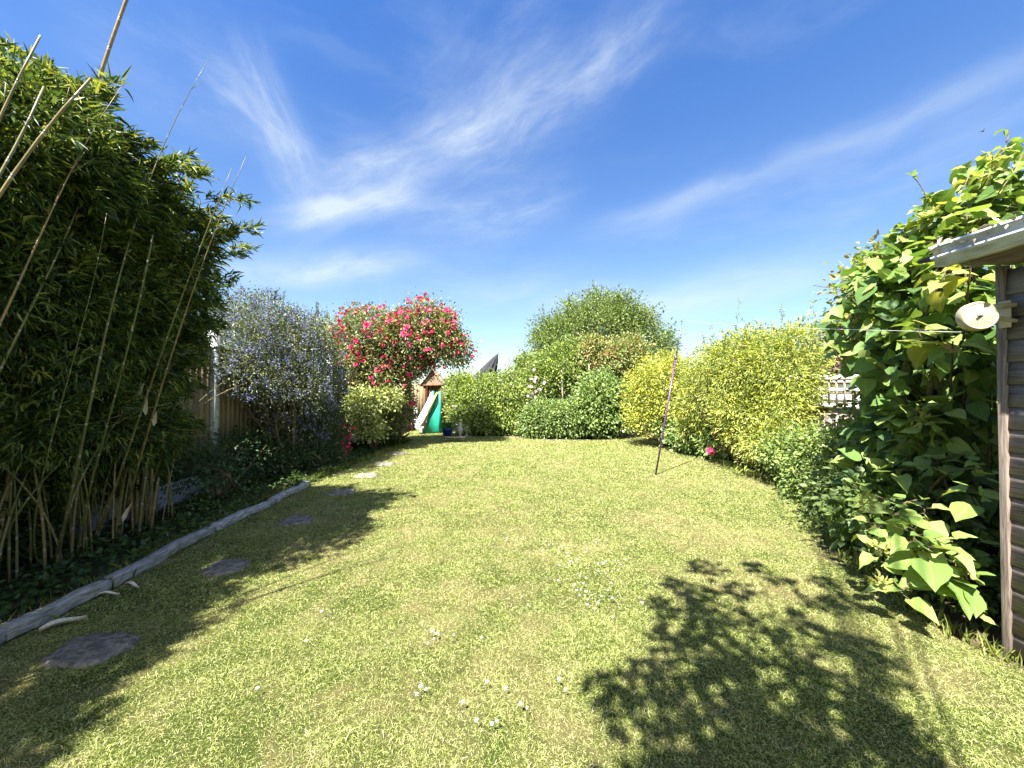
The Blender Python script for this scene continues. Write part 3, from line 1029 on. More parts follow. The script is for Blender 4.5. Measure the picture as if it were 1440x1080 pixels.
    # plumes bending out of the top and over the lawn side
    plume = [((60, 130), (80, 62), 2.6), ((20, 160), (-5, 92), 2.4), ((80, 160), (110, 88), 2.7), ((120, 200), (165, 160), 3.0), ((150, 210), (205, 188), 3.1),
             ((180, 260), (235, 215), 3.3), ((200, 270), (268, 232), 3.4), ((210, 300), (288, 262), 3.5), ((225, 330), (325, 305), 3.7), ((240, 350), (338, 330), 3.9),
             ((255, 380), (345, 320), 4.0), ((250, 420), (320, 392), 4.1), ((262, 300), (318, 268), 3.7), ((40, 150), (48, 70), 2.5), ((100, 180), (138, 128), 2.9),
             ((250, 450), (312, 440), 4.4), ((240, 500), (300, 480), 4.4), ((230, 560), (285, 545), 4.5), ((160, 230), (228, 205), 3.2), ((280, 340), (335, 285), 3.8)]
    sb = MB()
    for a, c, Y in plume:
        A, Cc = P(*a, Y), P(*c, Y + random.uniform(-.2, .2))
        for _ in range(2 if a[0] > 170 else 3):
            tt = np.linspace(0, 1, 6)[:, None]
            E = Cc + RNG.normal(size=3) * .09
            pts = A + RNG.normal(size=3) * .08 + (E - A) * tt - np.array([0, 0, .12]) * tt ** 3
            sb.tube(pts, np.linspace(.003, .0012, 6), 4, r=.2, cap=False)
            k = 13
            s = RNG.uniform(.15, 1.02, k)
            pp = np.stack([np.interp(s, tt[:, 0], pts[:, i]) for i in range(3)], 1)
            fans(fb, pp, np.tile(E - A, (k, 1)) * 2 + RNG.normal(size=(k, 3)) * .3, 6, .115, .0145, .45, .25, RNG.random(k) * .25)
    fb.build('foliage', M_BLEAF, t)
    sb.build('twig', M_CANE, t)
    sm = MB()
    for (px, py, Y, ln, lean) in [(205, 585, 3.6, .19, .1), (192, 565, 3.6, .2, .45), (216, 600, 3.7, .16, .25), (172, 735, 3.75, .22, .5), (102, 455, 2.9, .18, .3)]:
        sm = MB()
        c = P(px, py, Y)
        a = norm(np.array([lean, -.1, 1.0]))
        put_leaves(sm, c[None], a[None], np.array([[.1, -1, .1]]), ln, .045, 'lance')
        sm.build('sheath', M_SHEATH, t)


bamboo()

# low creeping leaves in the left border and under the bushes on the right
M_COVER = leaf_mat('border ground cover leaf', [(0.10, 0.15, 0.03), (0.06, 0.11, 0.025), (0.035, 0.07, 0.02)], .3)


def ground_cover():
    mb = MB()
    n = 9000
    p = np.c_[RNG.uniform(-4.3, -3.15, n), RNG.uniform(1.2, 9.8, n)]
    q = np.c_[RNG.uniform(2.8, 5.2, n // 2), RNG.uniform(2.3, 12, n // 2)]
    e = np.interp(q[:, 1], [a[1] for a in RIGHT], [a[0] for a in RIGHT])
    q = q[q[:, 0] > e + .05]
    r = np.c_[RNG.uniform(-2.3, 4, 2500), RNG.uniform(12.2, 14, 2500)]
    p = np.vstack([p, q, r])
    n = len(p)
    hh = np.abs(np.sin(p[:, 0] * 5 + p[:, 1] * 3.1)) * .12 + .02
    pos = np.c_[p, RNG.random(n) * hh]
    ax = RNG.normal(size=(n, 3)); ax[:, 2] = np.abs(ax[:, 2]) * .5
    nr = RNG.normal(size=(n, 3)) * .4; nr[:, 2] += 1
    sc = RNG.uniform(.6, 1.3, n)
    put_leaves(mb, pos, ax, nr, .055 * sc, .032 * sc, 'oval', None, (np.sin(p[:, 0] * 3 + p[:, 1] * 2) * .5 + .5))
    tag(mb.build('ground_cover', M_COVER), 'low creeping green leaves covering the soil of the shaded borders', 'ground cover', kind='stuff')


ground_cover()

# ------------------------------------------------------------------ left border shrubs
M_CEAN = leaf_mat('small glossy grey green leaf', [(0.24, 0.25, 0.115), (0.13, 0.15, 0.07), (0.07, 0.09, 0.045), (0.04, 0.06, 0.035)], .25, .4)
M_BLUE = leaf_mat('blue lilac blossom', [(0.22, 0.24, 0.40), (0.14, 0.16, 0.32), (0.30, 0.31, 0.44)], .25, .8, .1, tcol=(1, 1, 1))
cb = [(P(345, 485, 6.3), (.55, .7, .55)), (P(335, 450, 6.9), (.45, .6, .45)), (P(395, 490, 6.8), (.6, .7, .6)), (P(430, 490, 7.4), (.55, .7, .6)), (P(345, 530, 6.0), (.5, .5, .4)),
      (P(410, 545, 6.6), (.6, .7, .5)), (P(440, 560, 7.4), (.5, .7, .6)), (P(380, 450, 7.2), (.5, .6, .45)), (P(455, 520, 7.8), (.35, .5, .5)), (P(430, 600, 7.2), (.42, .45, .4)), (P(395, 595, 6.8), (.35, .4, .3)), (P(440, 470, 7.8), (.35, .45, .4))]
t, cen, d = shrub('blue_flowering_shrub', 'large grey green shrub smothered in small blue lilac flowers against the left fence', 'shrub', (-3.95, 6.9, 0), cb, 70000, .040, .020, M_CEAN, 'tiny', 16,
                  60, .34, 40, r0=.035, cr=.10, lump=.22, depth=.4, inner=.3, droop=.1, seed=2, nlimb=16)
fl = MB()
i = RNG.choice(len(cen), 1700)
c = cen[i] + d[i] * .10 + RNG.normal(size=(1700, 3)) * .03
per = 12
pos = np.repeat(c, per, 0) + RNG.normal(size=(1700 * per, 3)) * np.array([.018, .018, .035])
put_leaves(fl, pos, RNG.normal(size=pos.shape), RNG.normal(size=pos.shape), .024, .02, 'tiny', None, np.repeat(RNG.random(1700), per))
fl.build('blossom', M_BLUE, t)

M_DKLEAF = leaf_mat('dark border leaf', [(0.09, 0.15, 0.05), (0.05, 0.095, 0.035), (0.03, 0.06, 0.025)], .25)
shrub('border_shrub', 'dark green small leaved bush below the blue shrub beside the crimson flowers', 'shrub', (-3.55, 7.3, 0),
      [(P(440, 615, 7.4), (.42, .5, .5)), (P(405, 640, 6.9), (.35, .45, .35)), (P(465, 600, 8.0), (.35, .4, .5)), (P(455, 650, 7.4), (.35, .4, .25))], 16000, .045, .026, M_DKLEAF, 'tiny', 14, 26, .25, 16, cr=.09, seed=9)
shrub('border_shrub', 'sparse dark bush in front of the pale concrete fence base beside the bamboo', 'shrub', (-4.0, 5.2, 0),
      [(P(330, 640, 5.9), (.3, .4, .3)), (P(285, 660, 5.0), (.28, .4, .22)), (P(365, 645, 6.4), (.3, .3, .35))], 5200, .05, .03, M_DKLEAF, 'tiny', 10, 24, .3, 12, cr=.12, seed=12)

# crimson flower spikes
M_CRIM = leaf_mat('crimson petals', [(0.75, 0.07, 0.15), (0.55, 0.03, 0.10), (0.68, 0.12, 0.2)], .2, .6, .2, tcol=(1.2, .8, .8))
t = empty('crimson_spike_plant', (-3.45, 8.2, 0), 'crimson flower spikes leaning out at the corner of the blue shrub', 'flowering plant')
fb, sb = MB(), MB()
for (a, c_) in [((462, 572), (468, 625)), ((480, 588), (476, 640)), ((472, 583), (470, 630)), ((492, 602), (482, 640)), ((488, 628), (478, 655)), ((484, 640), (470, 662)), ((476, 615), (474, 650)), ((466, 590), (462, 640))]:
    A, C = P(*a, 8.0), P(*c_, 8.1)
    base = np.array([C[0] - .1, C[1], 0.02])
    fb = MB()
    sb.tube([base, C, A], [.008, .006, .003], 5)
    k = 46
    s = RNG.random(k)[:, None]
    pos = C + (A - C) * s + RNG.normal(size=(k, 3)) * .04
    put_leaves(fb, pos, RNG.normal(size=(k, 3)), RNG.normal(size=(k, 3)), .07, .06, 'oval')
    fb.build('flower_spike', M_CRIM, t)
    put_leaves(sb, base + (C - base) * RNG.random((30, 1)) + RNG.normal(size=(30, 3)) * .02, RNG.normal(size=(30, 3)), np.tile([0, 0, 1.], (30, 1)), .08, .03, 'oval')
sb.build('stem', M_DKLEAF, t)

# ------------------------------------------------------------------ the climbing rose tree
M_ROSEL = leaf_mat('rose leaf', [(0.42, 0.42, 0.17), (0.27, 0.31, 0.11), (0.13, 0.18, 0.06), (0.07, 0.10, 0.04), (0.22, 0.11, 0.06)], .3, .35, .4, .35)
M_BLOOM = leaf_mat('rose petals', [(0.74, 0.10, 0.23), (0.60, 0.035, 0.15), (0.42, 0.02, 0.09)], .25, .6, .2, .2, tcol=(1.2, .7, .8))
rb = [(P(518, 468, 10.2), (.72, .7, .68)), (P(570, 485, 10.3), (.80, .8, .72)), (P(620, 480, 10.4), (.60, .7, .60)), (P(540, 525, 10.2), (.75, .7, .65)), (P(580, 512, 10.6), (.55, .6, .5)),
      (P(636, 492, 10.3), (.42, .5, .58)), (P(500, 520, 10.2), (.42, .5, .6)), (P(510, 575, 10.0), (.35, .5, .6)), (P(552, 562, 10.4), (.45, .5, .55)), (P(540, 600, 10.3), (.42, .5, .4)), (P(562, 582, 10.7), (.36, .4, .42)), (P(600, 455, 10.4), (.66, .6, .55))]
t, cen, d = shrub('climbing_rose', 'big arching rose tree covered in crimson pink blooms', 'rose', (-3.35, 10.5, 0), rb, 76000, .066, .040, M_ROSEL, 'tiny', 16, 80, .48, 20, r0=.05, cr=.13, lump=.32,
                  depth=.45, inner=.3, seed=21, nlimb=26, limb_ok=lambda q: q[0] / q[1] * FPX + 720 < 572)
front = np.where((d[:, 1] < .35) & (cen[:, 2] > 1.1))[0]
pick = RNG.permutation(front)
wgt = np.clip((cen[pick, 2] - .6) / 3.2, .05, 1)
pick = pick[RNG.random(len(pick)) < wgt ** .7][:520]
bm = []
for v in range(4):
    mb = MB()
    for ringi, (k, rr, tl) in enumerate([(5, 1.0, .25), (5, .75, .6), (5, .5, 1.0), (3, .28, 1.3)]):
        a = np.arange(k) * 2 * pi / k + ringi * .6 + RNG.normal(size=k) * .15
        ax = np.c_[np.cos(a) * cos(tl), np.sin(a) * cos(tl), np.full(k, sin(tl))]
        nr = np.c_[-np.cos(a) * sin(tl), -np.sin(a) * sin(tl), np.full(k, cos(tl))]
        put_leaves(mb, ax * .004, ax, nr, .062 * rr, .062 * max(rr, .5), 'oval', np.full(k, RNG.random()), np.full(k, .2 + .2 * ringi))
    o = mb.build('flower', M_BLOOM)
    bm.append(o)
placed = 0
used_pts = []
for i in pick:
    c = cen[i] + d[i] * random.uniform(.10, .22)
    if placed > 96: break
    o = bm[placed] if placed < 4 else bm[placed % 4].copy()
    if placed >= 4: COL.objects.link(o)
    o.parent = t
    dd = Vector(d[i]) + Vector((random.gauss(0, .3) - .1, -.5 + random.gauss(0, .3), .35))
    o.rotation_euler = dd.to_track_quat('Z', 'Y').to_euler()
    s = random.uniform(.95, 1.75)
    o.scale = (s, s, s)
    o.location = Vector(c) - t.location
    placed += 1
# the many small buds and half hidden blooms beyond the countable ones
bud = MB()
for i in pick[97:480]:
    c = cen[i] + d[i] * .14
    k = 7
    put_leaves(bud, c + RNG.normal(size=(k, 3)) * .014, RNG.normal(size=(k, 3)) + d[i], RNG.normal(size=(k, 3)), .075, .065, 'tiny')
tag(bud.build('small_flower', M_BLOOM, t), kind='stuff')

M_LIME = leaf_mat('cream green leaf', [(0.62, 0.63, 0.32), (0.38, 0.42, 0.15), (0.20, 0.26, 0.08), (0.09, 0.13, 0.04)], .35, .45, .3, .3)
shrub('cream_leaved_shrub', 'pale cream green bush with rounded blooms at the foot of the rose tree', 'shrub', (-3.4, 9.5, 0),
      [(P(512, 570, 9.3), (.40, .4, .34)), (P(500, 590, 9.4), (.27, .35, .36)), (P(542, 562, 9.5), (.36, .35, .18)), (P(520, 602, 9.2), (.30, .35, .22))], 7500, .075, .05, M_LIME, 'tiny', 12, 26, .22, 10, cr=.09, seed=33)
M_STRAP = leaf_mat('strap leaf', [(0.16, 0.20, 0.05), (0.08, 0.12, 0.03), (0.05, 0.08, 0.02), (0.26, 0.24, 0.10)], .25)


def strappy(name, label, c, n, h, r):
    mb = MB()
    a = RNG.uniform(0, 2 * pi, n)
    for k in range(3):
        lean = RNG.uniform(.15, 1.1, n)
        ax = np.c_[np.cos(a) * np.sin(lean), np.sin(a) * np.sin(lean), np.cos(lean)]
        pos = np.array(c) + np.c_[np.cos(a), np.sin(a), 0 * a] * (RNG.random(n) * r)[:, None]
        put_leaves(mb, pos, ax, np.c_[-np.cos(a), -np.sin(a), a * 0 + .4], RNG.uniform(.6, 1.1, n) * h, .022, 'lance')
    tag(mb.build(name, M_STRAP), label, 'plant')


strappy('strappy_plant', 'clump of long arching strap leaves at the lawn edge under the rose tree', G(545, 627), 170, .42, .35)
strappy('strappy_plant', 'thin grassy tuft at the foot of the crimson flower spikes', G(505, 632), 70, .30, .25)
# ------------------------------------------------------------------ far border, left to right
M_HEDGE = leaf_mat('bright hedge leaf', [(0.27, 0.31, 0.075), (0.17, 0.225, 0.05), (0.085, 0.13, 0.03), (0.05, 0.08, 0.022)], .3, .38, .4, .3, gain=1.5)
M_HEDGE2 = leaf_mat('mid green bush leaf', [(0.22, 0.28, 0.09), (0.14, 0.20, 0.055), (0.075, 0.12, 0.035), (0.045, 0.075, 0.022)], .3, .4, .35, .3, gain=1.5)
M_PALE = leaf_mat('pale tree leaf', [(0.26, 0.28, 0.12), (0.15, 0.19, 0.06), (0.09, 0.13, 0.04), (0.05, 0.08, 0.025)], .3, .4, .35, .35, gain=1.75)
M_TREE = leaf_mat('garden tree leaf', [(0.20, 0.24, 0.075), (0.125, 0.17, 0.045), (0.075, 0.115, 0.03), (0.045, 0.075, 0.02)], .3, .42, .3, .4, gain=1.4)
M_RED = leaf_mat('bronze red young leaf', [(0.26, 0.13, 0.07), (0.18, 0.20, 0.065), (0.12, 0.16, 0.05), (0.07, 0.10, 0.03)], .3, .4, .35, .6, gain=1.5)
M_PURP = leaf_mat('purple leaf', [(0.12, 0.05, 0.075), (0.07, 0.025, 0.045), (0.16, 0.09, 0.11)], .2)
M_YEL = leaf_mat('golden leaf', [(0.50, 0.48, 0.09), (0.36, 0.37, 0.065), (0.20, 0.24, 0.045), (0.09, 0.13, 0.03)], .35, .45, .3, .3, gain=1.3)
M_YEL2 = leaf_mat('golden green bamboo leaf', [(0.46, 0.46, 0.11), (0.32, 0.35, 0.08), (0.17, 0.22, 0.05), (0.07, 0.11, 0.03)], .35, .42, .35, .35, gain=1.35)

hb = [(P(672, 565, 13.2), (.95, .8, .90)), (P(705, 560, 13.4), (.85, .8, .95)), (P(655, 585, 13.0), (.6, .7, .75)), (P(690, 590, 12.9), (.9, .7, .62)), (P(645, 550, 13.4), (.45, .6, .6)), (P(720, 590, 13.0), (.5, .6, .62))]
shrub('rounded_hedge', 'bright green rounded hedge with the folded dark parasol behind it', 'hedge', (-.85, 13.3, 0), hb, 34000, .085, .048, M_HEDGE, 'tiny', 14, 40, .3, 10, cr=.11, seed=41, r0=.04, lump=.12)
shrub('garden_bush', 'low spreading green bush in front of the stakes at the far edge of the lawn', 'bush', (.95, 12.2, 0),
      [(P(770, 590, 12.1), (.75, .6, .62)), (P(800, 592, 12.0), (.6, .6, .6)), (P(748, 598, 12.2), (.4, .5, .45))], 18000, .075, .045, M_HEDGE2, 'tiny', 14, 22, .25, 10, cr=.1, seed=44)
shrub('garden_bush', 'rounded green bush left of the blue green plant support', 'bush', (2.8, 12.2, 0),
      [(P(845, 575, 12.2), (.9, .7, .85)), (P(870, 570, 12.4), (.55, .6, .7)), (P(825, 590, 12.0), (.55, .6, .6)), (P(845, 550, 12.6), (.6, .6, .55))], 25000, .095, .055, M_HEDGE2, 'oval', 13, 26, .3, 10, cr=.12, seed=47)
shrub('tall_shrub', 'tall yellowish green shrub between the rounded hedge and the red tipped bush', 'shrub', (1.3, 13.8, 0),
      [(P(775, 530, 13.6), (.75, .7, .9)), (P(800, 515, 13.8), (.7, .7, .85)), (P(755, 545, 13.4), (.5, .6, .7)), (P(740, 520, 14.4), (.4, .5, .6))], 24000, .085, .048, M_HEDGE, 'tiny', 14, 30, .4, 12, cr=.14, seed=50)
shrub('red_tipped_bush', 'green bush with bronze red young leaves in front of the big tree', 'bush', (3.1, 14.0, 0),
      [(P(850, 510, 13.8), (1.0, .8, .80)), (P(885, 505, 14.0), (.75, .7, .80)), (P(825, 500, 13.9), (.6, .7, .7)), (P(895, 545, 13.9), (.4, .6, .7)), (P(870, 545, 13.7), (.6, .6, .6))], 30000, .085, .05, M_RED, 'oval', 15, 30, .3, 12, cr=.12, seed=53)

tb = [(P(845, 470, 17.2), (2.3, 1.6, 1.3)), (P(800, 490, 17), (1.5, 1.4, 1.5)), (P(895, 480, 17.2), (1.5, 1.3, 1.4)), (P(840, 440, 17.4), (1.7, 1.3, .9)), (P(780, 500, 16.8), (1.1, 1.1, 1.5)), (P(920, 500, 17), (.9, 1, 1.4)),
      (P(870, 445, 17.3), (1.4, 1, .85)), (P(770, 470, 17.2), (.7, .8, .8))]
shrub('broad_tree', 'broad rounded green tree rising behind the far bushes', 'tree', (3.9, 17.2, 0), tb, 76000, .095, .05, M_TREE, 'tiny', 18, 130, .75, 26, cr=.20, lump=.22, depth=.45, inner=.32, seed=60, r0=.11, nlimb=20,
      part='crown', stem_part='trunk')
shrub('small_tree', 'slender pale tree crown showing over the left fence beside the rose', 'tree', (-5.6, 11.5, 0),
      [(P(455, 478, 11.6), (.45, .5, .5)), (P(470, 500, 11.4), (.4, .5, .5)), (P(440, 500, 12), (.6, .5, .6))], 7000, .09, .05, M_LIME, 'tiny', 12, 30, .45, 10, cr=.13, seed=63, r0=.05, part='crown', stem_part='trunk')
for (px, py, Y, w, lab) in [(740, 530, 19.5, 1.0, 'light feathery shrub top showing above the hedge right of the parasol'), (650, 540, 20, .7, 'thin wispy shrub top showing above the hedge left of the parasol')]:
    shrub('feathery_shrub', lab, 'shrub', (P(px, py, Y)[0], Y, 0), [(P(px, py + 10, Y), (w, .7, .8)), (P(px - 10, py + 30, Y), (w, .7, .8))], 5000, .10, .05, M_PALE, 'tiny', 12, 40, .8, 12, cr=.18, seed=int(px))

# white blossom on the tall shrub
M_PINKW = leaf_mat('pale blossom', [(0.60, 0.52, 0.56), (0.52, 0.42, 0.50), (0.62, 0.58, 0.58)], .3, .7, .1, tcol=(1, 1, 1))
t = empty('white_flowering_climber', tuple(G(752, 608)), 'loose spray of pinkish white flowers beside the rounded hedge', 'flowering climber')
fb, sb = MB(), MB()
for k in range(17):
    c = P(752 + random.gauss(0, 8), 546 + random.gauss(0, 10), 12.75)
    kk = 7
    a = np.arange(kk) * 2 * pi / kk
    ax = np.c_[np.cos(a), -.4 + 0 * a, np.sin(a)]
    put_leaves(fb, np.tile(c, (kk, 1)), ax, np.tile([0, -1., .2], (kk, 1)), .058, .036, 'oval')
for k in range(6):
    c = P(752 + random.gauss(0, 8), 546 + random.gauss(0, 8), 12.85)
    sb.tube(smooth_path([(0.75, 12.8, 0), (.8 + random.gauss(0, .1), 12.9, .8), c], 8), .008, 5)
fb.build('blossom', M_PINKW, t)
sb.build('stem', M_TWIG, t)

# stakes among the bushes
M_STAKE = plain('pale stake wood', (0.36, 0.30, 0.22), (0.2, 0.17, 0.13), .8, .2, 20)
for (px, y0, y1, lab) in [(790, 520, 556, 'pale wooden stake standing among the bushes, left of two'), (828, 512, 537, 'short wooden stake in front of the red tipped bush, right of two')]:
    A, B = P(px, y0, 12.9), P(px + 1, y1, 12.9)
    mb = MB().tube([(B[0], B[1], 0.0), B, A], [.028, .026, .022], 8)
    tag(mb.build('stake', M_STAKE), lab, 'stake', 'wooden stakes among the far bushes')

# blue green wire plant support
M_WIRE = plain('blue green coated wire', (0.25, 0.50, 0.47), (0.35, 0.55, 0.5), .5, .4)
c = G(889, 606)
t = empty('plant_support', (c[0], 12.9, 0), 'blue green wire obelisk standing between the green bush and the golden bush', 'plant support')
mb = MB()
for k in range(8):
    a = 2 * pi * k / 8
    mb.tube([(c[0] + .20 * cos(a), 12.9 + .20 * sin(a), 0), (c[0] + .15 * cos(a), 12.9 + .15 * sin(a), .75), (c[0] + .02 * cos(a), 12.9 + .02 * sin(a), 1.25)], .008, 5)
mb.build('leg', M_WIRE, t)
for z, r in ((.25, .19), (.55, .17), (.85, .13)):
    th = np.linspace(0, 2 * pi, 20)
    MB().tube(np.c_[c[0] + r * np.cos(th), 12.9 + r * np.sin(th), th * 0 + z], .007, 5).build('hoop', M_WIRE, t)

# ------------------------------------------------------------------ golden bushes on the right
yb = [(P(925, 540, 10.2), (.75, .7, .75)), (P(945, 530, 10.0), (.55, .6, .55)), (P(915, 570, 10.4), (.6, .6, .7)), (P(950, 565, 9.8), (.6, .6, .7)), (P(925, 590, 10.2), (.7, .6, .4))]
shrub('golden_bush', 'feathery golden yellow bush behind the purple pole', 'bush', (4.2, 10.3, 0), yb, 26000, .065, .030, M_YEL, 'tiny', 16, 90, .36, 18, cr=.11, lump=.3, seed=70)
gb = [(P(1000, 560, 8.4), (.65, .6, .8)), (P(1040, 545, 7.7), (.75, .7, .85)), (P(1085, 520, 7.3), (.75, .7, .75)), (P(1098, 545, 7.0), (.55, .6, .80)), (P(1060, 590, 7.2), (.65, .6, .65)), (P(1095, 590, 6.8), (.46, .6, .60)),
      (P(1010, 520, 8.2), (.5, .5, .6)), (P(990, 590, 8.6), (.5, .5, .6)), (P(1122, 492, 7.0), (.42, .5, .36)), (P(1050, 500, 7.7), (.6, .5, .5)), (P(1085, 630, 6.5), (.40, .45, .35))]
t, cen, d = shrub('golden_bamboo', 'wide golden green bamboo with wispy shoots above its top, beside the trellis', 'bamboo', (4.4, 7.4, 0), gb, 66000, .080, .018, M_YEL2, 'tiny', 16, 110, .34, 22, cr=.10, lump=.30, seed=73, droop=.35, nlimb=20, stem_part='cane')
for (a, c_, Y) in [((1025, 500), (1018, 440), 7.9), ((1035, 495), (1035, 436), 7.9), ((1090, 480), (1085, 448), 7.4), ((1105, 480), (1098, 432), 7.4), ((1120, 480), (1122, 424), 7.2), ((1135, 480), (1140, 415), 7.1), ((1145, 480), (1150, 440), 7.0),
                   ((1000, 510), (990, 478), 8.3), ((1060, 490), (1062, 452), 7.7), ((1012, 505), (1003, 462), 8), ((1130, 480), (1128, 440), 7.2), ((1100, 480), (1110, 445), 7.2)]:
    A, C = P(*a, Y), P(*c_, Y)
    fb = MB()
    shoots(fb, fb, [A], [C - A], np.linalg.norm(C - A) * 1.05, 46, .085, .014, 'tiny', rad=.004, curve=.12, spread=.6)
    fb.build('shoot', M_YEL2, t)

M_PEONY = leaf_mat('low green leaf', [(0.22, 0.28, 0.09), (0.13, 0.19, 0.06), (0.07, 0.11, 0.035)], .3, gain=1.75)
M_PINK = leaf_mat('pink petals', [(0.72, 0.08, 0.22), (0.60, 0.14, 0.28), (0.50, 0.03, 0.12)], .25, .6, .2, .2, tcol=(1.2, .8, .9))
t, cen, d = shrub('pink_flowered_plant', 'low green plant with a few pink red flowers at the foot of the golden bamboo', 'flowering plant', (4.35, 8.5, 0),
      [(P(965, 615, 9.3), (.4, .4, .32)), (P(990, 620, 8.9), (.4, .4, .35)), (P(1015, 625, 8.2), (.35, .35, .38)), (P(940, 600, 9.9), (.3, .3, .3))], 7000, .08, .05, M_PEONY, 'oval', 12, 16, .2, 8, cr=.09, seed=77)
for (px, py, Y, s) in [(999, 635, 7.9, 1.5), (1013, 628, 7.9, 1.0), (1007, 609, 7.9, .9), (1004, 600, 7.9, .7)]:
    o = bm[0].copy(); o.data = bm[0].data.copy(); o.data.materials[0] = M_PINK
    COL.objects.link(o)
    o.parent = t
    o.location = Vector(P(px, py, Y)) - t.location
    o.rotation_euler = Vector((-.2, -1, .7)).to_track_quat('Z', 'Y').to_euler()
    o.scale = (s,) * 3

M_LOWR = leaf_mat('right border leaf', [(0.22, 0.25, 0.07), (0.13, 0.18, 0.045), (0.07, 0.11, 0.03), (0.04, 0.06, 0.02)], .3, gain=1.75)
shrub('border_shrub', 'bushy small leaved green shrub below the trellis at the right lawn edge', 'shrub', (4.3, 5.2, 0),
      [(P(1130, 640, 5.9), (.55, .5, .32)), (P(1165, 655, 5.3), (.5, .5, .38)), (P(1195, 640, 5.0), (.5, .45, .36)), (P(1150, 685, 5.2), (.38, .4, .25)), (P(1225, 660, 4.6), (.45, .4, .4)), (P(1190, 700, 4.5), (.36, .35, .25))],
      26000, .05, .028, M_LOWR, 'oval', 12, 50, .28, 14, cr=.08, lump=.2, seed=80)
shrub('purple_leaved_tree', 'dark purple leaved tree peeping over the white board behind the trellis', 'tree', (8.2, 9.2, 0),
      [(P(1180, 500, 9.4), (.55, .7, .75)), (P(1195, 520, 9.2), (.6, .7, .5)), (P(1170, 520, 9.6), (.6, .7, .6)), (P(1200, 485, 9.4), (.5, .6, .6))], 11000, .08, .045, M_PURP, 'tiny', 12, 20, .3, 10, cr=.12, seed=83, r0=.06, part='crown', stem_part='trunk')

# ------------------------------------------------------------------ clothes prop and line
M_PROPD = plain('grey metal tube', (0.16, 0.15, 0.17), (0.10, 0.10, 0.11), .4, .5, metal=.6)
def mat_spiral():
    m, b, out = material('purple spiral coating')
    sp = b.n('ShaderNodeSeparateXYZ')
    b.t.links.new(b.n('ShaderNodeTexCoord').outputs['Object'], sp.inputs[0])
    ang = b.m('ARCTAN2', sp.outputs[1], sp.outputs[0])
    f = b.m('FRACT', b.m('ADD', b.m('MULTIPLY', sp.outputs[2], 22.0), b.m('DIVIDE', ang, 2 * pi)))
    c = b.mix(b.step(f, .5, .56), (.14, .05, .18), (.045, .025, .06))
    b.t.links.new(principled(b, c, .35, .5).outputs[0], out.inputs[0])
    return m
base, top = G(922, 668), P(959, 452, 6.85)
t = empty('clothes_prop', tuple(base), 'thin leaning purple pole standing on the lawn in front of the golden bushes', 'pole')
ax = top - base
MB().tube([base, base + ax * .76], .0145, 10).build('lower_tube', mat_spiral(), t, smooth=True)
MB().tube([base + ax * .75, top], .0095, 8).build('upper_tube', M_PROPD, t, smooth=True)
MB().lathe([(.0, -.03), (.021, -.03), (.024, 0), (.020, .035), (.0, .035)], base + ax * .76, 12).box(base + ax * .76 + [.03, 0, .02], (.05, .012, .012)).build('clamp', M_PROPD, t)
MB().tube([base + ax * .995, top + [-.02, 0, .03]], .006, 6).tube([base + ax * .995, top + [.02, 0, .03]], .006, 6).build('fork', M_PROPD, t)
M_LINE = plain('pale plastic line', (0.62, 0.64, 0.60), None, .5)
reel_c = P(1374, 445, 2.10)
la = P(1352, 467, 2.12)
end = P(905, 476, 16.0)
pts = [la + (top + [0, 0, .02] - la) * s - np.array([0, 0, .03]) * 4 * s * (1 - s) for s in np.linspace(0, 1, 16)]
tag(MB().tube(pts, .0015, 5).build('washing_line', M_LINE), 'thin pale washing line strung from the reel on the shed to the purple pole', 'washing line')

# ------------------------------------------------------------------ shed
M_SHED = wood('weathered shed board', (0.34, 0.29, 0.255), (0.11, 0.085, 0.07), 'y', .85, 2.4, (0.29, 0.27, 0.25))
M_SHEDZ = wood('weathered corner post', (0.34, 0.28, 0.235), (0.13, 0.10, 0.08), 'z', .85, 2.2)
M_FASC = wood('weathered fascia board', (0.30, 0.24, 0.19), (0.11, 0.085, 0.065), 'y', .85, 1.6)
M_GUT = plain('dirty white gutter', (0.60, 0.64, 0.70), (0.36, 0.37, 0.37), .6, .3, 16, .2, .003, (1, .4, 1), detail=8)
M_FELT = plain('roofing felt', (0.10, 0.10, 0.095), (0.06, 0.06, 0.06), .95, .1, 30, .6, .004)


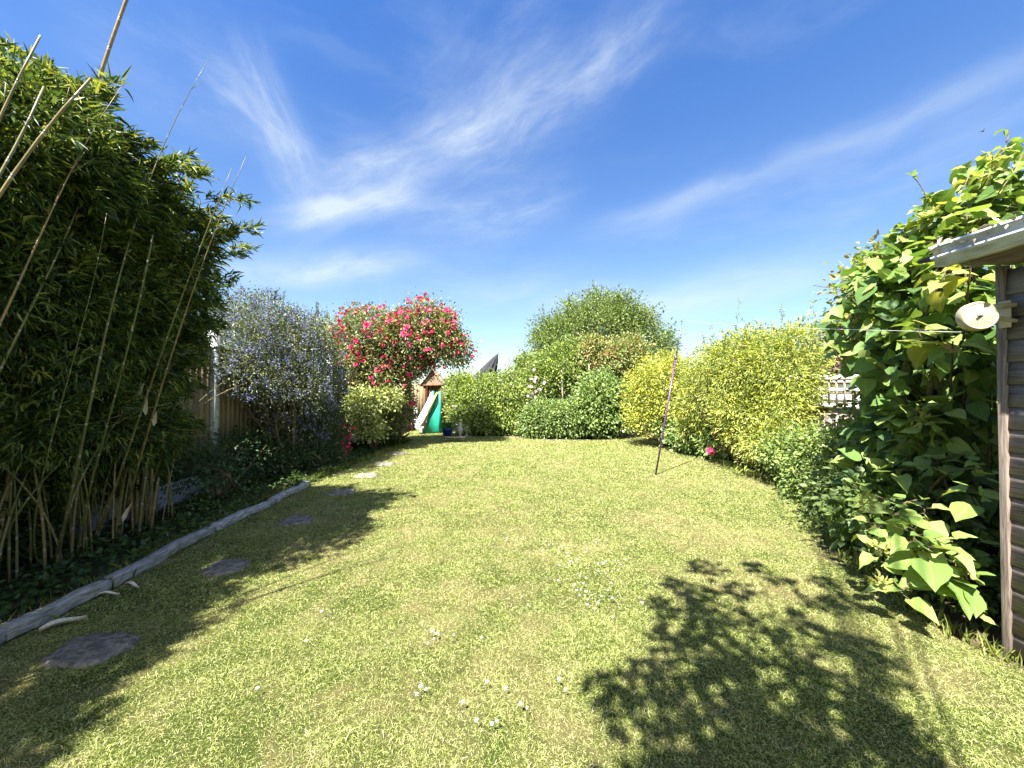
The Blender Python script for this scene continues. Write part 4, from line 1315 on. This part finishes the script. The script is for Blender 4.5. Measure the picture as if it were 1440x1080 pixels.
def shed():
    X, Y, H = 2.79, 2.20, 2.20
    t = empty('shed', (X, Y, 0), 'weathered grey timber shed corner with dirty white gutter on the right', 'shed')
    w = MB()
    z, k = 0.03, 0
    while z < H - .05:
        h = .125
        y0, y1 = -2.6, Y - .040
        # feathered board: thick lower edge, thin upper
        j = random.uniform(-.002, .002)
        prof = np.array([[X - .016 + j, z], [X - .003 + j, z + h + .012], [X + .012, z + h + .012], [X + .012, z]])
        V = np.vstack([np.c_[prof[:, 0], np.full(4, y0), prof[:, 1]], np.c_[prof[:, 0], np.full(4, y1), prof[:, 1]]])
        F = np.array([[0, 1, 2, 3], [7, 6, 5, 4], [0, 4, 5, 1], [1, 5, 6, 2], [2, 6, 7, 3], [3, 7, 4, 0]])
        w.add(V, F, random.random())
        prof2 = np.array([[Y + .016, z], [Y + .003, z + h + .012], [Y - .012, z + h + .012], [Y - .012, z]])
        V = np.vstack([np.c_[np.full(4, X + .05), prof2], np.c_[np.full(4, X + 2.4), prof2]])
        w.add(V, F[:, ::-1], random.random())
        z += h; k += 1
    w.box((X + 1.21, Y - 2.4, 1.1), (2.37, 4.72, 2.16))
    w.build('wall', M_SHED, t)
    MB().box((X - .004, Y - .020, 1.10), (.040, .038, 2.20)).build('corner_post', M_SHEDZ, t, bevel=.003)
    MB().box((X + .05, Y + .012, 1.10), (.06, .024, 2.20)).build('corner_trim', M_SHEDZ, t, bevel=.003)
    # roof: mono pitch rising to +X, overhanging
    r = MB()
    x0, x1, z0, z1 = X - .25, X + 2.6, 2.285, 2.75
    V = np.array([[x0, -2.8, z0], [x1, -2.8, z1], [x1, Y + .2, z1], [x0, Y + .2, z0]])
    r.add(np.vstack([V, V + [0, 0, .025]]), np.array([[0, 1, 2, 3], [7, 6, 5, 4], [0, 4, 5, 1], [1, 5, 6, 2], [2, 6, 7, 3], [3, 7, 4, 0]]))
    r.build('roof', M_FELT, t)
    MB().box((X - .205, -.32, 2.235), (.022, 4.95, .10), r=.3).box((X - .1, -.32, 2.20), (.19, 4.9, .016), r=.6).build('fascia', M_FASC, t)
    # box gutter with a lipped profile, slightly open at the far end
    gx, gz = X - .262, 2.285
    prof = np.array([[.045, .055], [.045, -.06], [-.028, -.06], [-.028, -.022], [-.054, -.018], [-.054, -.004], [-.036, .0], [-.036, .034], [-.064, .038], [-.064, .056], [-.056, .056], [-.056, .046], [-.030, .042], [-.030, -.002], [-.022, -.012], [-.022, -.054], [.038, -.054], [.038, .055]])
    n = len(prof)
    y0, y1 = -2.8, 2.27
    V = np.vstack([np.c_[prof[:, 0] + gx, np.full(n, y0), prof[:, 1] + gz], np.c_[prof[:, 0] + gx, np.full(n, y1), prof[:, 1] + gz]])
    F = np.array([[i, (i + 1) % n, (i + 1) % n + n, i + n] for i in range(n)])
    MB().add(V, F).build('gutter', M_GUT, t)
    for y in (1.7, .9, .1):
        MB().box((gx - .053, y, gz + .0), (.014, .022, .115)).box((gx - .01, y, gz - .066), (.09, .022, .010)).build('gutter_bracket', M_GUT, t)
    lit = MB()                                             # dead leaves caught on the gutter lip
    k = 90
    yy = RNG.uniform(.4, 2.3, k)
    pos = np.c_[gx - .05 + RNG.normal(size=k) * .018, yy, gz + .05 + RNG.normal(size=k) * .012]
    put_leaves(lit, pos, RNG.normal(size=(k, 3)) + [-.3, 0, -.2], RNG.normal(size=(k, 3)) + [0, 0, .6], RNG.uniform(.02, .06, k), RNG.uniform(.012, .03, k), 'oval')
    lit.build('dead_leaves', M_SHEATH, t)
    # nail heads
    nb = MB()
    for z in np.arange(.09, 2.1, .25):
        nb.lathe([(.0, .004), (.006, .003), (.006, 0)], (X - .02, Y - .22 - .05 * random.random(), z), 8, M=[[0, 0, -1], [0, 1, 0], [1, 0, 0]])
    nb.build('nail', M_PROPD, t)


shed()
M_CREAM = plain('aged cream plastic', (0.47, 0.42, 0.28), (0.38, 0.33, 0.21), .5, .4, 5, .1, .002)
n_ = norm(np.array([-.35, -1.0, .05]))
s_ = norm(np.cross(np.array([0, 0, 1.0]), n_))
u_ = np.cross(n_, s_)
RM = np.stack([s_, u_, n_], 1)
t = empty('line_reel', tuple(reel_c), 'round cream retractable washing line reel fixed to the shed corner post', 'washing line reel')
MB().lathe(np.array([(.0, .030), (.080, .028), (.084, .026), (.088, .034), (.096, .030), (.100, .018), (.100, -.030), (.092, -.042), (.0, -.045)]) * .78, reel_c, 40, M=RM).build('case', M_CREAM, t, smooth=True)
post = np.array([2.785, 2.145, reel_c[2] + .03])
mb = MB()
mb.tube([reel_c + u_ * .035 + n_ * -.005 + s_ * .05, (reel_c + post) / 2 + [0.03, 0, .045], post + [0, -.02, .04]], [.024, .016, .014], 8)
mb.tube([reel_c - u_ * .03 + s_ * .06, (reel_c + post) / 2 + [.03, 0, -.02], post + [0, -.02, -.05]], [.020, .013, .012], 8)
mb.box(post + [-.034, 0.0, -.01], (.012, .05, .15))
mb.build('bracket', M_CREAM, t, bevel=.002)
MB().box(reel_c + n_ * .026 - u_ * .002, (.045, .006, .008), rot=.15).build('slot', M_PROPD, t)

# ------------------------------------------------------------------ the big leaved climber by the shed
M_BIG = leaf_mat('broad soft leaf', [(0.26, 0.33, 0.10), (0.17, 0.25, 0.06), (0.09, 0.165, 0.04), (0.05, 0.10, 0.03)], .34, .48, .35, .35, veins=True, gain=1.2)
M_BIGT = leaf_mat('young broad leaf', [(0.36, 0.36, 0.10), (0.27, 0.31, 0.07), (0.26, 0.16, 0.09), (0.16, 0.24, 0.05)], .4, .42, .35, .3, veins=True, gain=1.15)


def big_leaf_plant():
    t = empty('large_leaved_climber', (3.3, 3.0, 0), 'sprawling climber with very large pointed soft green leaves beside and above the shed', 'climber')
    fb, tb_, sb = MB(), MB(), MB()
    B = [(P(1330, 480, 2.9), (.42, .5, .5)), (P(1270, 450, 3.3), (.42, .5, .5)), (P(1330, 600, 3.0), (.42, .5, .5)), (P(1322, 560, 3.3), (.36, .5, .42)), (P(1350, 700, 2.9), (.36, .4, .45)), (P(1370, 790, 2.7), (.22, .3, .3)),
         (P(1290, 690, 3.2), (.35, .4, .35)), (P(1340, 380, 3.0), (.5, .5, .35)), (P(1400, 300, 3.0), (.5, .5, .35)), (P(1450, 260, 3.0), (.5, .5, .4)), (P(1290, 370, 3.3), (.32, .5, .3)), (P(1390, 640, 3.1), (.4, .4, .6)),
         ((4.3, 3.6, 1.2), (.5, .6, .9)), ((4.2, 3.4, 2.3), (.6, .7, .7)), (P(1300, 520, 3.7), (.3, .4, .4)), (P(1275, 630, 3.7), (.35, .4, .35)), (P(1410, 480, 2.7), (.3, .3, .5)), ((3.3, 3.1, .4), (.5, .6, .4))]
    areas = np.array([r[0] * r[1] + r[1] * r[2] + r[0] * r[2] for _, r in B])
    n = 3900
    w = RNG.choice(len(B), n, p=areas / areas.sum())
    C, R = np.array([b[0] for b in B])[w], np.array([b[1] for b in B])[w]
    d = sphere_dirs(n, -.8)
    sh = np.where(RNG.random(n) < .4, RNG.uniform(.2, .85, n), RNG.uniform(.65, .98, n))
    C = C + np.array([.12, .28, 0])
    pos = C + d * R * sh[:, None]
    ok = ~((pos[:, 0] > 2.72) & (pos[:, 1] < 2.30) & (pos[:, 2] < 2.42)) & (pos[:, 2] > .08)
    px = 720 + pos[:, 0] / pos[:, 1] * FPX
    pos, d = pos[ok], d[ok]
    n = len(pos)
    ax = d * .6 + RNG.normal(size=(n, 3)) * .55 + np.array([-.25, -.25, -.45])
    nr = RNG.normal(size=(n, 3)) * .6 + np.array([-.2, -.3, .9])
    L = RNG.uniform(.07, .185, n)
    put_leaves(fb, pos, ax, nr, L, L * RNG.uniform(.72, .92, n), 'broad', None, RNG.random(n))
    # leading branches with rosettes of large leaves, where the photograph shows them
    ros = [(1285, 760, 2.55, 11, .19), (1305, 775, 2.45, 7, .2), (1225, 745, 2.7, 6, .12), (1330, 775, 2.45, 6, .17), (1265, 725, 2.7, 6, .14), (1360, 815, 2.35, 6, .15), (1255, 715, 2.75, 6, .15), (1235, 775, 2.60, 5, .13), (1320, 800, 2.45, 8, .19), (1270, 830, 2.45, 5, .16), (1345, 825, 2.40, 6, .16), (1215, 710, 2.9, 5, .13), (1300, 720, 2.7, 6, .15),
           (1375, 862, 2.3, 5, .07), (1370, 690, 2.5, 6, .15), (1385, 660, 2.5, 5, .13), (1300, 590, 3.0, 9, .17), (1288, 572, 3.1, 8, .16), (1330, 570, 2.9, 6, .15), (1272, 608, 3.2, 7, .14), (1310, 475, 2.7, 7, .17),
           (1290, 465, 2.8, 6, .16), (1340, 480, 2.6, 5, .15), (1200, 440, 3.7, 6, .16), (1185, 468, 3.8, 5, .16), (1175, 465, 3.9, 5, .16), (1215, 410, 3.7, 6, .15), (1240, 395, 3.6, 6, .16), (1245, 490, 3.6, 6, .17), (1195, 415, 3.8, 4, .13),
           (1275, 330, 3.4, 7, .15), (1300, 300, 3.3, 7, .15), (1330, 290, 3.2, 7, .16), (1350, 330, 3.1, 7, .17), (1380, 270, 3.1, 7, .16), (1400, 230, 3.0, 7, .15), (1415, 205, 3.0, 5, .12), (1420, 250, 2.9, 7, .16), (1365, 240, 3.1, 5, .13),
           (1430, 300, 2.9, 8, .17), (1390, 320, 2.9, 8, .17), (1310, 340, 3.2, 8, .17), (1440, 215, 3.0, 6, .15), (1360, 300, 3.0, 7, .16), (1280, 370, 3.3, 7, .16), (1250, 430, 3.4, 7, .17), (1330, 385, 2.75, 7, .17), (1365, 375, 2.6, 5, .2),
           (1280, 530, 3.5, 6, .15), (1340, 640, 2.9, 6, .16), (1320, 660, 2.9, 6, .15), (1260, 660, 3.1, 6, .14), (1400, 760, 2.6, 6, .17)]
    for (x, y, Y, k, L0) in ros:
        c = P(x, y, Y)
        a = RNG.uniform(0, 2 * pi) + np.arange(k) * 2.4
        lift = np.linspace(-.45, .45, k) + RNG.normal(size=k) * .18
        ax = np.c_[np.cos(a), np.sin(a), lift]
        nr = np.c_[-np.cos(a) * .25, -np.sin(a) * .25 - .35, np.ones(k)] + RNG.normal(size=(k, 3)) * .28
        L = L0 * (.98 if y > 700 else 1) * np.linspace(1.05, .5, k) * RNG.uniform(.85, 1.15, k)
        tgt = tb_ if (random.random() < .45 and y < 500) else fb
        st = norm(ax) * (.04 * L0 / .15) + np.c_[0 * a, 0 * a, lift * .12]
        put_leaves(tgt, c + st, ax, nr, L, L * RNG.uniform(.72, .9, k), 'broad', RNG.random(k) * .6, np.full(k, random.random() * .5))
        base = np.array([3.45 + random.uniform(-.2, .4), 3.1 + random.uniform(-.2, .4), min(c[2] * .5, 1.6)])
        mid = (base + c) / 2 + [0, 0, .15]
        sb.tube(smooth_path([base, mid, c], 9), np.linspace(.013, .004, 9), 6, r=random.random())
        for kk in range(k):
            sb.tube([c + [0, 0, lift[kk] * .12], (c + st[kk])], .0022, 4, cap=False)
    for k in range(7):
        b0 = np.array([3.4 + random.uniform(0, .5), 2.9 + random.uniform(-.25, .3), 0])
        sb.tube(smooth_path([b0, b0 + [random.uniform(-.15, .25), random.uniform(-.1, .2), 1.0], b0 + [random.uniform(-.1, .5), .1, 2.4]], 10), np.linspace(.014, .007, 10), 8, r=random.random())
    # bare reaching tips
    for (x0, y0, x1, y1, Y) in [(1305, 290, 1283, 248, 3.3), (1235, 355, 1212, 378, 3.6), (1240, 400, 1205, 365, 3.6), (1415, 200, 1412, 182, 3.0)]:
        A, Cc = P(x0, y0, Y), P(x1, y1, Y)
        sb.tube(smooth_path([A, (A + Cc) / 2 + [0.02, 0, .02], Cc], 6), np.linspace(.006, .002, 6), 5)
        put_leaves(tb_, np.tile(Cc, (4, 1)), RNG.normal(size=(4, 3)), np.tile([0, -.3, 1.], (4, 1)), .06, .03, 'oval', np.full(4, .9), np.full(4, .9))
    for (x, y, Y) in [(1238, 820, 2.5), (1292, 790, 2.5), (1362, 840, 2.35), (1235, 772, 2.6), (1215, 705, 2.8), (1300, 590, 2.95), (1240, 400, 3.5), (1310, 300, 3.2), (1395, 225, 2.95)]:
        c = P(x, y, Y)                                       # tight clusters of small new leaves
        k = 26
        d_ = RNG.normal(size=(k, 3))
        put_leaves(tb_, c + d_ * .018, d_ + [0, 0, .5], RNG.normal(size=(k, 3)), RNG.uniform(.025, .055, k), RNG.uniform(.012, .03, k), 'oval', RNG.random(k) * .5, np.full(k, .1))
    fb.build('foliage', M_BIG, t, smooth=True)
    tb_.build('young_leaves', M_BIGT, t, smooth=True)
    sb.build('branch', M_TWIG, t, smooth=True)


big_leaf_plant()
M_MIX = leaf_mat('bronze small leaf', [(0.20, 0.14, 0.07), (0.16, 0.19, 0.06), (0.09, 0.13, 0.035), (0.05, 0.08, 0.025)], .3, .4, .35, .4, gain=1.75)
shrub('tangled_climber', 'small leaved bronze green tangled climber growing through the big leaved climber over the trellis', 'climber', (4.6, 4.4, 0),
      [(P(1250, 420, 4.2), (.42, .5, .42)), (P(1290, 420, 4.0), (.5, .5, .5)), (P(1300, 540, 4.3), (.3, .4, .5)), (P(1280, 620, 4.1), (.55, .5, .6)), (P(1270, 380, 4.2), (.4, .4, .3)), (P(1310, 520, 4), (.5, .5, .6)), (P(1260, 640, 4.5), (.35, .4, .35))],
      17000, .06, .032, M_MIX, 'oval', 12, 30, .25, 12, cr=.11, seed=90)
M_UNDER = leaf_mat('shade plant leaf', [(0.16, 0.22, 0.07), (0.09, 0.14, 0.04), (0.05, 0.085, 0.03)], .3)
shrub('shade_plant', 'low dark leafy undergrowth beneath the big leaved climber beside the shed corner', 'plant', (3.4, 3.3, 0),
      [((3.3, 3.3, .35), (.45, .5, .35)), ((3.6, 3.9, .4), (.45, .5, .4)), ((3.15, 2.75, .22), (.3, .3, .22)), ((3.9, 3.2, .5), (.5, .5, .5))], 9000, .055, .034, M_UNDER, 'oval', 12, 20, .2, 10, cr=.09, seed=95)
# ------------------------------------------------------------------ play area beyond the rose
M_TOWER = wood('stained tower timber', (0.20, 0.10, 0.05), (0.12, 0.06, 0.035), 'z', .7, .8)
M_TROOF = wood('tower roof boards', (0.36, 0.25, 0.17), (0.24, 0.16, 0.11), 'y', .8, .8)
M_TPANEL = plain('tan canvas wall', (0.50, 0.36, 0.22), (0.42, 0.29, 0.18), .8, .2, 4)


def play_tower():
    Y = 14.3
    c = P(611, 570, Y)
    x = c[0]
    t = empty('play_tower', (x, Y, 0), 'small brown wooden play tower with a gabled roof beyond the rose tree', 'play tower')
    for dx, dy in ((-.30, -.3), (.30, -.3), (-.30, .3), (.30, .3)):
        MB().box((x + dx, Y + dy, .85), (.075, .075, 1.7)).build('post', M_TOWER, t)
    MB().box((x, Y, .98), (.60, .62, .05)).build('platform', M_TOWER, t)
    ru = 2.22
    for s in (-1, 1):
        e = np.array([[x, -0.42, ru], [x + s * .46, -0.42, 1.66]])
        V = np.array([[x, Y - .42, ru], [x + s * .46, Y - .42, 1.62], [x + s * .46, Y + .42, 1.62], [x, Y + .42, ru]])
        V = np.vstack([V, V + [0, 0, .03]])
        MB().add(V, np.array([[0, 1, 2, 3], [7, 6, 5, 4], [0, 4, 5, 1], [1, 5, 6, 2], [2, 6, 7, 3], [3, 7, 4, 0]])).build('roof_slope', M_TROOF, t)
    MB().add([[x - .36, Y - .34, 1.70], [x + .36, Y - .34, 1.70], [x, Y - .34, 2.17]], np.array([[0, 1, 2]])).add([[x - .36, Y - .31, 1.70], [x + .36, Y - .31, 1.70], [x, Y - .31, 2.17]], np.array([[2, 1, 0]])).build('gable', M_TROOF, t)
    MB().box((x, Y - .36, 1.66), (.76, .05, .06)).box((x, Y + .36, 1.66), (.76, .05, .06)).build('beam', M_TOWER, t)
    MB().box((x - .02, Y + .27, 1.32), (.5, .02, .62)).build('back_panel', M_TPANEL, t)
    for k in range(3):
        MB().box((x - .24 + k * .12, Y - .28, 1.32), (.03, .03, .62)).build('rail', M_TOWER, t)
    for z in (.25, .5, .75):
        MB().box((x + .42, Y - .3, z), (.28, .05, .04)).build('rung', M_TOWER, t)
    MB().box((x + .56, Y - .3, .5), (.06, .06, 1.0)).build('ladder_post', M_TOWER, t)


play_tower()
M_SLW = plain('white slide plastic', (0.74, 0.74, 0.72), (0.6, 0.6, 0.6), .35, .5, 4, .05)
M_SLG = plain('green slide plastic', (0.02, 0.30, 0.20), (0.015, 0.24, 0.16), .35, .5, 4, .05)
M_SLY = plain('yellow slide lip', (0.62, 0.66, 0.10), (0.5, 0.52, 0.1), .35, .5, 4, .05)


def slide():
    Y = 13.5
    A, B = P(610, 556, Y), P(583, 600, Y - .1)
    x1 = A[0]
    t = empty('toddler_slide', (x1, Y, 0), 'white toddler slide with green ladder side and yellow edge beside the play tower', 'slide')
    n = 10
    s = np.linspace(0, 1, n)
    cx = A[0] + (B[0] - A[0]) * s
    cz = A[2] + (B[2] + .02 - A[2]) * (s ** .85)
    V, F = [], []
    for k in range(n):
        for (dy, dz) in ((-.20, .12), (-.17, 0), (.17, 0), (.20, .12), (.23, .12), (.20, -.04), (-.20, -.04), (-.23, .12)):
            V.append([cx[k], Y - .1 * s[k] + dy, cz[k] + dz])
    for k in range(n - 1):
        for j in range(8):
            F.append([k * 8 + j, k * 8 + (j + 1) % 8, (k + 1) * 8 + (j + 1) % 8, (k + 1) * 8 + j])
    MB().add(V, np.array(F)).build('chute', M_SLW, t)
    MB().tube(np.c_[cx, np.full(n, Y - .26), cz + .11], .03, 6).build('edge', M_SLY, t)
    # green side wall: a triangle in profile with cut openings
    poly = [(x1 - .02, A[2] + .05), (x1 + .16, A[2] + .10), (x1 + .20, .12), (x1 + .42, .10), (x1 + .42, .0), (x1 - .42, .0), (x1 - .44, .10)]
    V = np.vstack([[[p[0], Y - .24, p[1]] for p in poly], [[p[0], Y - .17, p[1]] for p in poly]])
    m = len(poly)
    F = [np.array([np.arange(m)[::-1]]), np.array([np.arange(m) + m]), np.array([[i, (i + 1) % m, (i + 1) % m + m, i + m] for i in range(m)])]
    MB().add(V, F).build('side_wall', M_SLG, t)
    MB().tube([(x1 + .12, Y - .26, .05), (x1 + .10, Y - .26, A[2] + .15)], .05, 8).tube([(x1 + .12, Y + .26, .05), (x1 + .10, Y + .26, A[2] + .15)], .05, 8).build('post', M_SLG, t)
    for z in (.25, .5, .75, 1.0):
        MB().box((x1 + .14, Y, z), (.10, .44, .05)).build('step', M_SLG, t)

    t.rotation_euler = (0, 0, radians(38))


slide()
M_REDP = plain('red painted wood', (0.42, 0.05, 0.06), (0.30, 0.04, 0.05), .5, .4, 8)
M_DARKF = plain('dark blue fabric', (0.03, 0.035, 0.07), None, .8)
M_STONE = plain('pale reconstituted stone', (0.55, 0.52, 0.46), (0.36, 0.34, 0.30), .85, .2, 25, .5, .006)


def small_chair(c, mat, label, rot):
    t = empty('garden_chair', tuple(c), label, 'chair', 'small chairs beside the slide')
    R = lambda x, y: (c[0] + x * cos(rot) - y * sin(rot), c[1] + x * sin(rot) + y * cos(rot))
    for sx in (-1, 1):
        for sy in (-1, 1):
            p = R(sx * .17, sy * .16)
            MB().box((p[0], p[1], .17), (.03, .03, .34), rot=rot).build('leg', mat, t)
    MB().box((c[0], c[1], .355), (.40, .38, .03), rot=rot).build('seat', mat, t)
    b = MB()
    for k in range(4):
        p = R(-.15 + k * .10, .17)
        b.box((p[0], p[1], .56), (.05, .02, .38), rot=rot)
    p = R(0, .17)
    b.box((p[0], p[1], .765), (.40, .03, .05), rot=rot)
    b.build('backrest', mat, t)


small_chair(G(571, 606), M_REDP, 'small red slatted chair in the shade left of the slide', .4)
small_chair(G(580, 603), M_SLW, 'small chair with white slatted back between the red chair and the slide', .2)

# pale pebbled ring at the slide's foot
c = G(607, 607)
t = empty('planter_ring', (c[0], c[1], 0), 'low round pale stone planter ring in front of the slide', 'planter')
mb = MB().lathe([(.42, 0), (.44, .12), (.43, .17), (.36, .17), (.35, .10), (.0, .10)], (c[0], c[1], 0), 26)
mb.build('rim', M_STONE, t)
mb = MB()
for k in range(60):
    a, r = random.uniform(0, 6.28), .33 * sqrt(random.random())
    s = random.uniform(.02, .045)
    mb.lathe([(0, s), (s * .8, s * .6), (s, 0), (s * .7, -s * .5)], (c[0] + r * cos(a), c[1] + r * sin(a), .11), 6)
mb.build('pebbles', plain('white pebbles', (0.70, 0.69, 0.66), (0.5, 0.5, 0.48), .7), t)

# bird bath
c = G(642, 611)
t = empty('bird_bath', (c[0], c[1], 0), 'pale stone bird bath bowl on a pedestal in front of the rounded hedge', 'bird bath')
MB().lathe([(.0, .88), (.13, .89), (.20, .98), (.215, .98), (.205, .93), (.14, .84), (.05, .80), (.0, .80)], (c[0], c[1], 0), 24).build('bowl', M_STONE, t, smooth=True)
MB().lathe([(.0, .0), (.17, .0), (.17, .06), (.12, .09), (.075, .16), (.06, .40), (.07, .62), (.09, .72), (.07, .80), (.0, .80)], (c[0], c[1], 0), 20).build('pedestal', M_STONE, t, smooth=True)
# small white owl-like ornament is a plain urn shape here: urn on a foot
c = G(656, 613)
MBU = MB().lathe([(.0, 0), (.07, 0), (.07, .03), (.035, .06), (.03, .10), (.08, .16), (.10, .24), (.09, .29), (.11, .32), (.09, .32), (.07, .29), (.0, .27)], (c[0], c[1], 0), 18)
tag(MBU.build('garden_urn', M_SLW, smooth=True), 'small white footed urn on the ground to the right of the bird bath', 'urn')
c = G(647, 615)
tag(MB().lathe([(.0, 0), (.06, 0), (.06, .03), (.03, .05), (.05, .12), (.085, .2), (.08, .3), (.045, .36), (.055, .40), (.05, .46), (.0, .49)], (c[0], c[1], 0), 16).build('stone_ornament', M_STONE, smooth=True),
    'slim pale stone ornament standing beside the bird bath foot', 'ornament')
c = G(629, 615)
t = empty('plant_pot', (c[0], c[1], 0), 'dark blue glazed pot with a bright green plant left of the bird bath', 'plant pot')
MB().lathe([(.0, 0), (.11, 0), (.17, .24), (.19, .25), (.19, .29), (.15, .29), (.14, .25), (.0, .24)], (c[0], c[1], 0), 20).build('pot', plain('blue glaze', (0.03, 0.05, 0.25), (0.02, 0.03, 0.14), .2, .6), t, smooth=True)
mb = MB()
k = 90
a = RNG.uniform(0, 2 * pi, k)
ax = np.c_[np.cos(a), np.sin(a), RNG.uniform(.2, 1.6, k)]
put_leaves(mb, np.array([c[0], c[1], .28]) + ax * .07, ax, RNG.normal(size=(k, 3)) + [0, 0, 1], .13, .07, 'oval')
mb.build('foliage', leaf_mat('bright pot leaf', [(.10, .32, .06), (.06, .2, .04)], .3), t)
# low pale bench-like board on legs at the lawn edge
c = G(640, 621)
t = empty('low_bench', (c[0], c[1], 0), 'very low pale wooden bench at the lawn edge in front of the blue pot', 'bench')
MB().box((c[0], c[1], .13), (.62, .18, .03)).build('seat', M_STAKE, t, bevel=.004)
for s in (-1, 1):
    MB().box((c[0] + s * .25, c[1], .057), (.03, .15, .114)).build('leg', M_STAKE, t)

# folded parasol beyond the hedge
M_PAR = plain('charcoal canvas', (0.045, 0.045, 0.055), (0.03, 0.03, 0.036), .8, .2, 6)
t = empty('folded_parasol', (P(688, 520, 17)[0], 17, 0), 'folded charcoal parasol leaning above the rounded hedge', 'parasol')
top, bot = P(700, 498, 17), P(683, 532, 17)
ax = norm(top - bot)
sd = norm(np.cross(ax, [0, 1, 0]))
fw = np.cross(sd, ax)
V, F = [], []
n, m = 32, 7
for i in range(m):
    s = i / (m - 1)
    r = .42 * (1 - s) ** .8 + .02
    for j in range(n):
        a = 2 * pi * j / n
        q = r * (1 + .28 * cos(8 * a) * (1 - s * .5))
        V.append(bot - ax * .25 + ax * (np.linalg.norm(top - bot) + .25) * s + sd * cos(a) * q + fw * sin(a) * q * .7)
for i in range(m - 1):
    for j in range(n):
        F.append([i * n + j, i * n + (j + 1) % n, (i + 1) * n + (j + 1) % n, (i + 1) * n + j])
MB().add(V, np.array(F)).build('canopy', M_PAR, t)
MB().tube([(bot[0] - .5, 17, 0), bot, top + ax * .06], .022, 8).build('pole', M_PROPD, t)

# a bird high up
c = P(1381, 185, 30)
t = MB()
t.tube([c + [-.12, 0, 0], c + [-.02, 0, .01], c + [.1, 0, .02], c + [.16, 0, .02]], [.012, .04, .035, .01], 8)
for s in (-1, 1):
    t.add([c + [-.02, s * .02, .02], c + [.05, s * .02, .02], c + [.03, s * .16, .09], c + [-.04, s * .30, .05], c + [-.03, s * .16, .08]], np.array([[0, 1, 2, 4]]) if s > 0 else np.array([[4, 2, 1, 0]]))
    t.add([c + [-.03, s * .16, .08], c + [.03, s * .16, .09], c + [-.04, s * .30, .05]], np.array([[0, 1, 2]]))
tag(t.build('bird', M_PAR), 'tiny dark bird flying high in the sky at upper right', 'bird')

# ------------------------------------------------------------------ the tree behind the camera that dapples the lawn
def overhead_tree():
    t = empty('overhanging_tree', (-1.3, -3.2, 0), 'tree behind the camera whose leafy branches throw the dappled shadow over the lawn', 'tree')
    fb, sb = MB(), MB()
    # lumps of its crown, found from where their shadows lie on the lawn: centre px, shadow radius m, leaves, height
    S_ = [((990, 800), .16, 4.6), ((975, 830), .15, 4.5), ((1000, 850), .20, 4.4), ((960, 880), .20, 4.2), ((1010, 900), .22, 4.2), ((1040, 830), .10, 4.6), ((1065, 800), .09, 4.8),
          ((930, 905), .10, 4.0), ((880, 965), .11, 3.8), ((845, 970), .07, 3.8), ((870, 1000), .10, 3.7), ((930, 950), .12, 3.9), ((980, 940), .16, 4.0), ((1020, 960), .20, 4.0), ((960, 990), .14, 3.8), ((920, 1010), .10, 3.7),
          ((1060, 940), .18, 4.0), ((1080, 880), .13, 4.3), ((1120, 870), .10, 4.5), ((1110, 920), .16, 4.2), ((1160, 900), .12, 4.4), ((1200, 910), .13, 4.4), ((1230, 915), .10, 4.4), ((1150, 850), .12, 4.6), ((1190, 850), .12, 4.7),
          ((1130, 960), .13, 4.0), ((1180, 970), .17, 4.0), ((1220, 1000), .14, 3.9), ((1260, 1030), .13, 3.8), ((1200, 1040), .18, 3.8), ((1290, 1060), .12, 3.8), ((1100, 1000), .16, 3.9), ((1050, 1020), .18, 3.8), ((1000, 1040), .18, 3.8),
          ((960, 1060), .14, 3.7), ((1120, 1050), .18, 3.8), ((1070, 1075), .2, 3.8), ((1160, 820), .10, 4.9), ((1200, 800), .12, 5.0), ((1180, 780), .13, 5.1), ((1160, 750), .14, 5.3), ((1140, 725), .13, 5.5), ((1210, 740), .2, 5.4), ((1125, 705), .1, 5.7),
          ((1240, 820), .16, 5.0), ((1100, 820), .09, 4.8), ((905, 940), .07, 3.9), ((1250, 780), .2, 5.2), ((1110, 1100), .3, 3.8), ((1250, 1120), .3, 3.8), ((980, 1130), .3, 3.8), ((870, 1150), .2, 3.8),
          ((945, 820), .05, 4.5), ((925, 850), .05, 4.3), ((1240, 950), .09, 4.2), ((1300, 1090), .12, 3.8)]
    hub = np.array([-1.3, -3.2, 0])
    trunk_top = np.array([-.9, -2.2, 3.2])
    sb.tube(smooth_path([hub, [-1.25, -2.9, 1.6], trunk_top], 10), np.linspace(.16, .10, 10), 10)
    for (px, r, h) in S_:
        r *= .86 if h < 4.15 else .95
        g = G(*px)
        c = np.array([g[0] - SH[0] * h, g[1] - SH[1] * h, h])
        k = int(18 + 1500 * r * r)
        d = sphere_dirs(k)
        pos = c + d * np.array([r, r, r * .8]) * (RNG.random((k, 1)) ** .5)
        put_leaves(fb, pos, d + RNG.normal(size=(k, 3)) * .6, RNG.normal(size=(k, 3)) * .5 + [0, 0, .9], RNG.uniform(.06, .11, k), RNG.uniform(.035, .06, k), 'oval', None, np.full(k, random.random()))
        sb.tube(smooth_path([trunk_top, (trunk_top * .55 + c * .45) + [0, 0, .35], c], 8), np.linspace(.022, .004, 8), 5, cap=False)
    fb.build('crown', M_TREE, t)
    sb.build('trunk', M_BARK, t)


overhead_tree()
